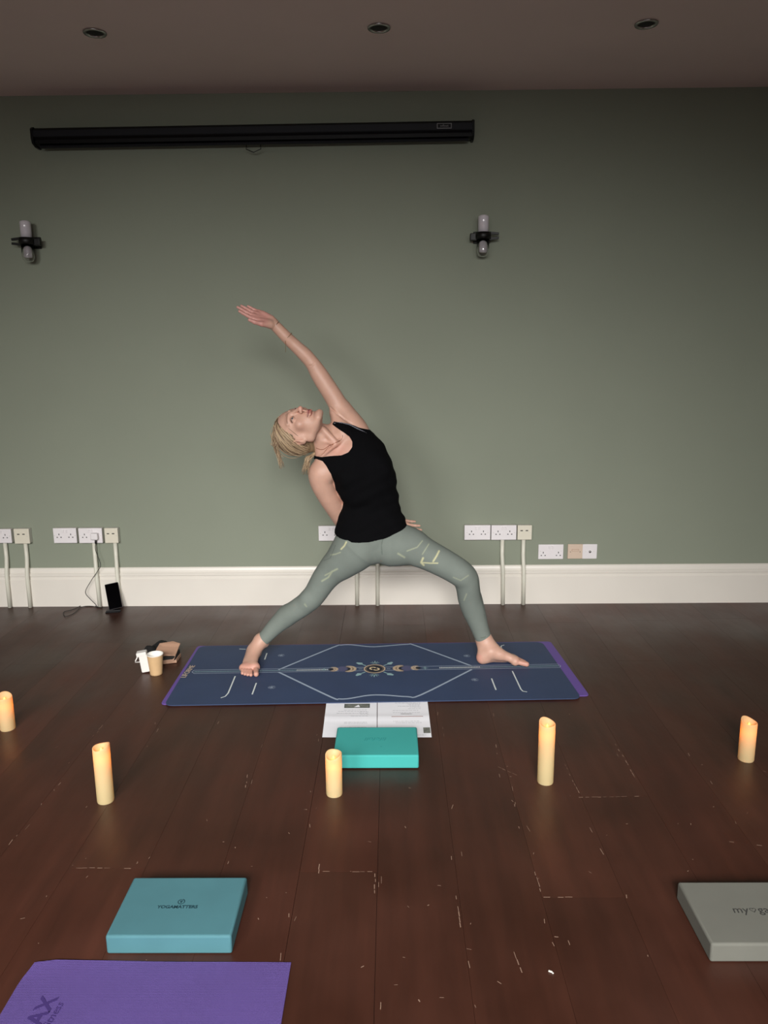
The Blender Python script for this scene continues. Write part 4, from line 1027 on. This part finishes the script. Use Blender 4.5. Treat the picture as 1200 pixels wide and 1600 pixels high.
M['string'] = mat('thin_cord', srgb(126, 96, 60), .6); M['gold'] = mat('fine_gold_chain', srgb(150, 92, 60), .35, metal=.6); M['silver'] = mat('silver', srgb(210, 205, 200), .25, metal=1)
M['lace'] = mat('grey_lace', srgb(100, 102, 110), .8)
root_loc = Vector((-.08, 3.40, 0))
person = empty('person', root_loc, 'woman in black tank top and sage leggings leaning sideways with one arm raised', 'person')
to_obj('body', P, Q, M['skin'], person, skin_cols(P), origin=root_loc)

# --- garments: the same shape, a few millimetres out, cut along their hems
def poly_sdf(px, pz, poly):
    d = np.full(np.broadcast(px, pz).shape, 1e9); sgn = np.ones(d.shape); n = len(poly)
    for i in range(n):
        ax_, az = poly[i]; bx_, bz = poly[i-1]; ex, ez = bx_-ax_, bz-az; wx, wz = px-ax_, pz-az
        t = np.clip((wx*ex+wz*ez)/(ex*ex+ez*ez), 0, 1); d = np.minimum(d, (wx-ex*t)**2+(wz-ez*t)**2)
        c1, c2, c3 = pz >= az, pz < bz, ex*wz > ez*wx
        sgn = np.where((c1 & c2 & c3) | (~c1 & ~c2 & ~c3), -sgn, sgn)
    return sgn*np.sqrt(d)
def cut_poly(f, pxs, Y):
    pts = [(ony(a, b_, Y).x, ony(a, b_, Y).z) for a, b_ in pxs]
    d = poly_sdf(f.ax[0][:, None].astype(float), f.ax[2][None, :].astype(float), pts); f.F = np.maximum(f.F, d[:, None, :].astype(np.float32))
def cut_plane(f, p, n):
    p = np.array(p[:3]); n = nrm(n); d = (f.ax[0][:, None, None]-p[0])*n[0]+(f.ax[1][None, :, None]-p[1])*n[1]+(f.ax[2][None, None, :]-p[2])*n[2]
    f.F = np.maximum(f.F, d.astype(np.float32))
# leggings
g = Field([-.70, 3.15, .06], [.58, 3.62, .92], .003); torso(g); hips(g); legs(g)
g.F -= .0035
cut_plane(g, J(407.5, 1004, 3.46, 0), np.array(legR[-1][:3])-np.array(legR[-2][:3])); cut_plane(g, J(756, 1000, 3.435, 0), np.array(J(754, 1003, 3.43, 0)[:3])-np.array(J(750, 985, 3.43, 0)[:3]))
cut_plane(g, J(580, 812, 3.39, 0), [0, 0, 1])
P, Q = g.mesh(); P = relax(P, Q, 1, .4)
def legging_cols(P):
    base = np.array(srgb(116, 124, 117)[:3]); c = np.tile(base, (len(P), 1)); X, Y_ = px_of(P); fr = P[:, 1] < 3.395
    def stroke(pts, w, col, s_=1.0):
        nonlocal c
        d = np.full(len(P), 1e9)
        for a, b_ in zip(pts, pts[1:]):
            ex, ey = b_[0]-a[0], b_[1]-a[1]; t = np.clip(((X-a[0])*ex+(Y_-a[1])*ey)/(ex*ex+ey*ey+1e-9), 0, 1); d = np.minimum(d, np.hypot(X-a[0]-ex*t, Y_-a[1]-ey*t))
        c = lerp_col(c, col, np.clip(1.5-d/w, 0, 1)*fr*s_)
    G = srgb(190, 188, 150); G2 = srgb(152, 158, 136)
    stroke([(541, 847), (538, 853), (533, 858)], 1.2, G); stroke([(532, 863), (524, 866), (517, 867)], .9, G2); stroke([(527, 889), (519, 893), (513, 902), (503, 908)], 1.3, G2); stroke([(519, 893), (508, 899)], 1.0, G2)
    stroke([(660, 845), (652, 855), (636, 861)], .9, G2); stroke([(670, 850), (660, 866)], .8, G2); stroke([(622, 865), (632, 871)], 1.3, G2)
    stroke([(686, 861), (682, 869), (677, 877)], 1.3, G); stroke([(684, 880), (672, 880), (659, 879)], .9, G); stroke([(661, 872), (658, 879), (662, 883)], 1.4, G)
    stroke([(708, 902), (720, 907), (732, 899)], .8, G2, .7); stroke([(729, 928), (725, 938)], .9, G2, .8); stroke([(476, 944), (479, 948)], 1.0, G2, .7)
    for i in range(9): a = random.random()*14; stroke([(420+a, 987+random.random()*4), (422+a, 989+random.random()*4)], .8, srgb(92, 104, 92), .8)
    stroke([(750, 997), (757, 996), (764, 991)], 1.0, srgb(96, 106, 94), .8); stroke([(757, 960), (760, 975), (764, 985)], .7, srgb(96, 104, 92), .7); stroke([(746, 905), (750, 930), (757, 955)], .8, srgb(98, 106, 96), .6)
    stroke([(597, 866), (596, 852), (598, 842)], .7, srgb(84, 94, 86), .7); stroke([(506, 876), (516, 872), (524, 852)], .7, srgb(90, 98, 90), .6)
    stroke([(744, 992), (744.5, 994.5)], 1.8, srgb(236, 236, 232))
    return c
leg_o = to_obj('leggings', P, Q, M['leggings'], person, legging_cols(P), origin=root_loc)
# tank top
g = Field([-.36, 3.14, .60], [.20, 3.60, 1.50], .003); torso(g); 
g.cone(neckJ[3], armR[1], .05, .044, .03); g.cone(neckJ[3], armL[1], .05, .045, .03); g.cone(neckJ[1], armL[1], .030, .030, .03); g.cone(neckJ[1], armR[0], .028, .036, .03)
g.cone(J(538, 640, 3.42, 0), J(574, 698, 3.40, 0), .030, .045, .03); g.cone(J(524, 646, 3.375, 0), J(536, 676, 3.34, 0), .026, .040, .02); g.cone(J(511, 742, 3.315, 0), J(528, 725, 3.30, 0), .030, .030, .02)
hips(g)
zt, zb = ony(0+580, 790, 3.39).z, ony(580, 845, 3.39).z
zz = g.ax[2][None, None, :]; xx = g.ax[0][:, None, None]; yy = g.ax[1][None, :, None]
fl_ = np.clip((zt-zz)/(zt-zb), 0, 1)
wr_ = .0022*np.sin(xx*38+zz*62+2*np.sin(xx*21))*np.clip((1.22-zz)/.25, 0, 1)+.0016*np.sin(zz*110-xx*60+yy*30)*np.clip((1.0-zz)/.1, 0, 1)
g.F = (g.F-(.0055+.006*fl_+wr_)).astype(np.float32)
cut_poly(g, [(486, 716), (490, 713.5), (505, 713.5), (520, 712), (534, 710.5), (545, 705.5), (550.5, 698), (550.5, 690), (546, 682.5), (537, 675.5), (527, 669.5), (518, 664), (521, 659.5), (540, 662), (558, 668), (577, 675), (600, 690), (660, 730), (660, 826), (638, 827), (620, 834), (600, 841), (575, 846), (550, 847), (521, 841), (505, 835), (533, 800), (536, 786), (531, 776), (524, 766), (522, 755), (518, 740), (511, 728), (504, 720), (494, 717.5), (487, 720)], 3.30)
P, Q = g.mesh(); P = relax(P, Q, 1, .4)
to_obj('tank_top', P, Q, M['top'], person, origin=root_loc)
print('garments', time.time()-t0)

# --- eyes
for s_ in (-1, 1):
    b = MB(); bmesh.ops.create_uvsphere(b.bm, u_segments=20, v_segments=14, radius=.0125); gz = Vector((-.12*0, 1, .10)).normalized()
    for f_ in b.bm.faces:
        cz = f_.calc_center_median().normalized().dot(gz); f_.smooth = True; f_.material_index = b.mi(M['pupil']) if cz > .975 else (b.mi(M['iris']) if cz > .86 else b.mi(M['eye']))
    if M['eye'] not in b.mats: b.mi(M['eye'])
    o = b.build('eye', person); mm = Matrix([[Lh[i], Fh[i], Uh[i], 0] for i in range(3)]+[[0, 0, 0, 1]])
    mm.translation = Vector(hp(s_*.031, .0735, .0075))-root_loc; o.matrix_local = mm

# --- hair: scalp cap + strands gathered into a low tie, loose lengths hanging down
h_ = Field(np.array(H0)-.22, np.array(H0)+.22, .003)
h_.ell(hp(0, -.016, .040), HR, (.078, .096, .086), 0); h_.cone(hp(0, -.085, -.01), hp(0, -.112, -.04), .045, .022, .04)
XX, YY, ZZ = (h_.ax[0][:, None, None]-H0[0]), (h_.ax[1][None, :, None]-H0[1]), (h_.ax[2][None, None, :]-H0[2])
lx_, ly_, lz_ = [(XX*a[0]+YY*a[1]+ZZ*a[2]) for a in (Lh, Fh, Uh)]
front = (.80*ly_-.60*lz_-.010+.25*np.maximum(0, .05-np.abs(lx_))*-.2)
h_.F = np.maximum(h_.F, np.maximum(front, -(lz_+.055+.0*ly_)*.9-.0)).astype(np.float32)
P, Q = h_.mesh(); P = relax(P, Q, 1, .4)
q = (P-H0) @ HR.T; rt = np.clip((q[:, 1]+.02)/.08, 0, 1); strk = .5+.5*np.sin(q[:, 0]*420+np.sin(q[:, 2]*60)*2)
cols = np.tile(np.array(srgb(140, 118, 90)[:3]), (len(P), 1))*(.75+.35*strk)[:, None]; cols = lerp_col(cols, srgb(96, 76, 58), .8*rt)
hair = to_obj('hair', P, Q, M['hair'], person, cols, origin=root_loc)
b = MB(); layh = b.bm.verts.layers.float_color.new('Col'); rs = random.Random(11); DN = np.array([0, 0, -1.0])
def strand(pts, r, col):
    n0 = len(b.bm.verts); pts = [Vector(p)-root_loc for p in smooth_pts([Vector(p) for p in pts], 4)]; n = len(pts)
    rg = b.tube(pts, [r*(1-.75*max(0, i/(n-1)-.4)) for i in range(n)], M['hair'], 4, True)
    for q_ in rg:
        for v in q_: v[layh] = col
tie = hp(.0, -.128, -.040)
def hcol(dark=0):
    a = rs.random(); c1, c2 = srgb(212, 186, 150), srgb(116, 90, 70); c0 = srgb(80, 62, 50)
    c = [c1[i]*(1-a)+c2[i]*a for i in range(3)]; return tuple(c[i]*(1-dark)+c0[i]*dark for i in range(3))+(1,)
cc0 = np.array([0, -.016, .040]); rad_ = np.array([.079, .097, .087])
for i in range(420):
    th = rs.uniform(-1, 1); an = th*1.75
    # hairline start on the cap, end at the tie
    st3 = np.array([math.sin(an)*.078, .045*math.cos(an)+.018, .095*math.cos(an)**1*.62+.030*abs(math.cos(an))+.012*0-.0])
    if abs(an) > 1.3: st3[1] -= (abs(an)-1.3)*.08; st3[2] += -.02
    if abs(an) > 1.15: st3[1] -= .03; st3[0] *= .97
    st3 += np.array([rs.gauss(0, .004), rs.uniform(-.06, .004), rs.gauss(0, .004)])
    u0 = (st3-cc0)/rad_; u0 /= np.linalg.norm(u0); e3 = np.array([rs.gauss(0, .008), -.118, -.036+rs.gauss(0, .004)]); u1 = (e3-cc0)/rad_; u1 /= np.linalg.norm(u1)
    om = math.acos(np.clip(u0 @ u1, -1, 1)); lift = rs.uniform(1.0, 1.07); sag = rs.uniform(0, .012)*(1 if rs.random() < .7 else 1.8); pts = []
    for t in np.linspace(0, 1, 7):
        u = (math.sin((1-t)*om)*u0+math.sin(t*om)*u1)/math.sin(om) if om > .05 else u0
        p = cc0+u*rad_*(1+(lift-1)*math.sin(PI*t)); w_ = hp(*p)+DN*sag*math.sin(PI*t)
        pts.append(w_)
    pts.append(tie+np.array([rs.gauss(0, .003) for _ in range(3)])); strand(pts, rs.uniform(.0008, .0015), hcol(.25 if rs.random() < .4 else 0))
# ponytail behind the shoulder
for i in range(70):
    e = np.array(ony(474+rs.uniform(-3, 10), 733+rs.uniform(-8, 9), 3.31+rs.uniform(-.01, .03))); m_ = np.array(ony(482+rs.gauss(0, 3), 717, 3.30+rs.uniform(-.01, .02)))
    strand([tie, tie+(m_-tie)*.5+np.array([rs.gauss(0, .004), rs.gauss(0, .004), 0]), m_, e], rs.uniform(.0008, .0014), hcol())
# loose lengths falling from the crown
for i in range(95):
    t = rs.random(); s0 = hp(-.045+.07*t+rs.gauss(0, .006), .035-.05*rs.random(), .105+rs.gauss(0, .006))
    x0, y0 = px_of(np.array([s0])); x0, y0 = float(x0[0]), float(y0[0]); Yd = s0[1]
    out = rs.uniform(-3, 3)
    if rs.random() < .45:
        pe = [(x0-3+out*.3, y0+12), (430+out, 690+rs.uniform(-6, 6)), (434+out*1.2, 708), (440+rs.uniform(-4, 5), 722+rs.uniform(-12, 12))]
    else:
        pe = [(x0-1+out, y0+14), (436+out*1.5, 686), (452+out*2, 700+rs.uniform(-4, 5)), (468+out*2, 709+rs.uniform(-3, 4))]
    strand([s0]+[np.array(ony(a, c_, Yd+(3.30-Yd)*k_/4)) for k_, (a, c_) in enumerate(pe)], rs.uniform(.0008, .0014), hcol(.1))
b.mats = [M['hair']]
so = b.build('hair_strands', hair, recalc=False)
b = MB(); R_ = Vector((1, 0, 0)); tv = Vector(tie); dirt = (Vector(ony(482, 717, 3.30))-tv).normalized(); a_ = dirt.orthogonal().normalized(); c_ = dirt.cross(a_)
b.tube([tv-root_loc+(a_*math.cos(t)+c_*math.sin(t))*.013 for t in [k*PI/8 for k in range(17)]], .0065, M['black_cloth'], 8, False); b.build('hair_tie', hair)

# --- small things worn: bracelets, necklace, lace, ring
def loop_around(c, axis, r, w, m, name, extra=None, el=1.0):
    b = MB(); ax_ = Vector(axis).normalized(); a = ax_.orthogonal().normalized(); c2 = ax_.cross(a)
    b.tube([Vector(c)-root_loc+(a*math.cos(t)+c2*math.sin(t)*el)*r for t in [k*PI/12 for k in range(25)]], w, m, 6, False)
    if extra: b.tube([Vector(p)-root_loc for p in extra], w*.7, m, 5)
    return b.build(name, person)
A_ = J(451, 529, 3.383, 0)[:3]; B_ = J(441, 519, 3.378, 0)[:3]
c1 = Vector(J(449.5, 527, 3.383, 0)[:3]); e1 = Vector(ony(446, 532, 3.36))
loop_around(c1, Vector(A_)-Vector(B_), .0258, .0013, M['string'], 'string_bracelet', [e1, e1+Vector((.001, -.003, -.02)), e1+Vector((-.001, -.003, -.05))])
loop_around(Vector(J(430.5, 508, 3.371, 0)[:3]), Vector(A_)-Vector(B_), .0235, .0011, M['silver'], 'wrist_chain')
b = MB(); pts = [on_body(*p) for p in [(494, 700), (499, 702), (506, 702), (513, 697), (519, 694.5), (526, 691), (532, 688), (535, 684), (535, 680)]]
b.tube([Vector(p)-root_loc for p in smooth_pts([Vector(p) for p in pts], 4)], .0011, M['gold'], 5)
for p in [(519.5, 694.5), (530, 689)]: b.lathe([(0, -.003), (.003, 0), (0, .003)], M['gold'], Vector(on_body(*p))-root_loc, 8)
pts = [on_body(*p) for p in [(501, 712), (506, 708), (510, 702), (514, 697)]]; b.tube([Vector(p)-root_loc for p in pts], .0006, M['gold'], 4)
b.build('necklace', person)
b = MB(); pts = [on_body(*p, .004) for p in [(522, 661.5), (530, 660.5), (539, 662), (547, 664), (556, 668.5), (566, 673.5), (573, 677.5)]]
sp = smooth_pts([Vector(p) for p in pts], 5)
b.tube([p-root_loc for p in sp], [.0026+.0010*(i % 2) for i in range(len(sp))], M['lace'], 6); b.build('bra_edge', person)
print('person done', time.time()-t0)
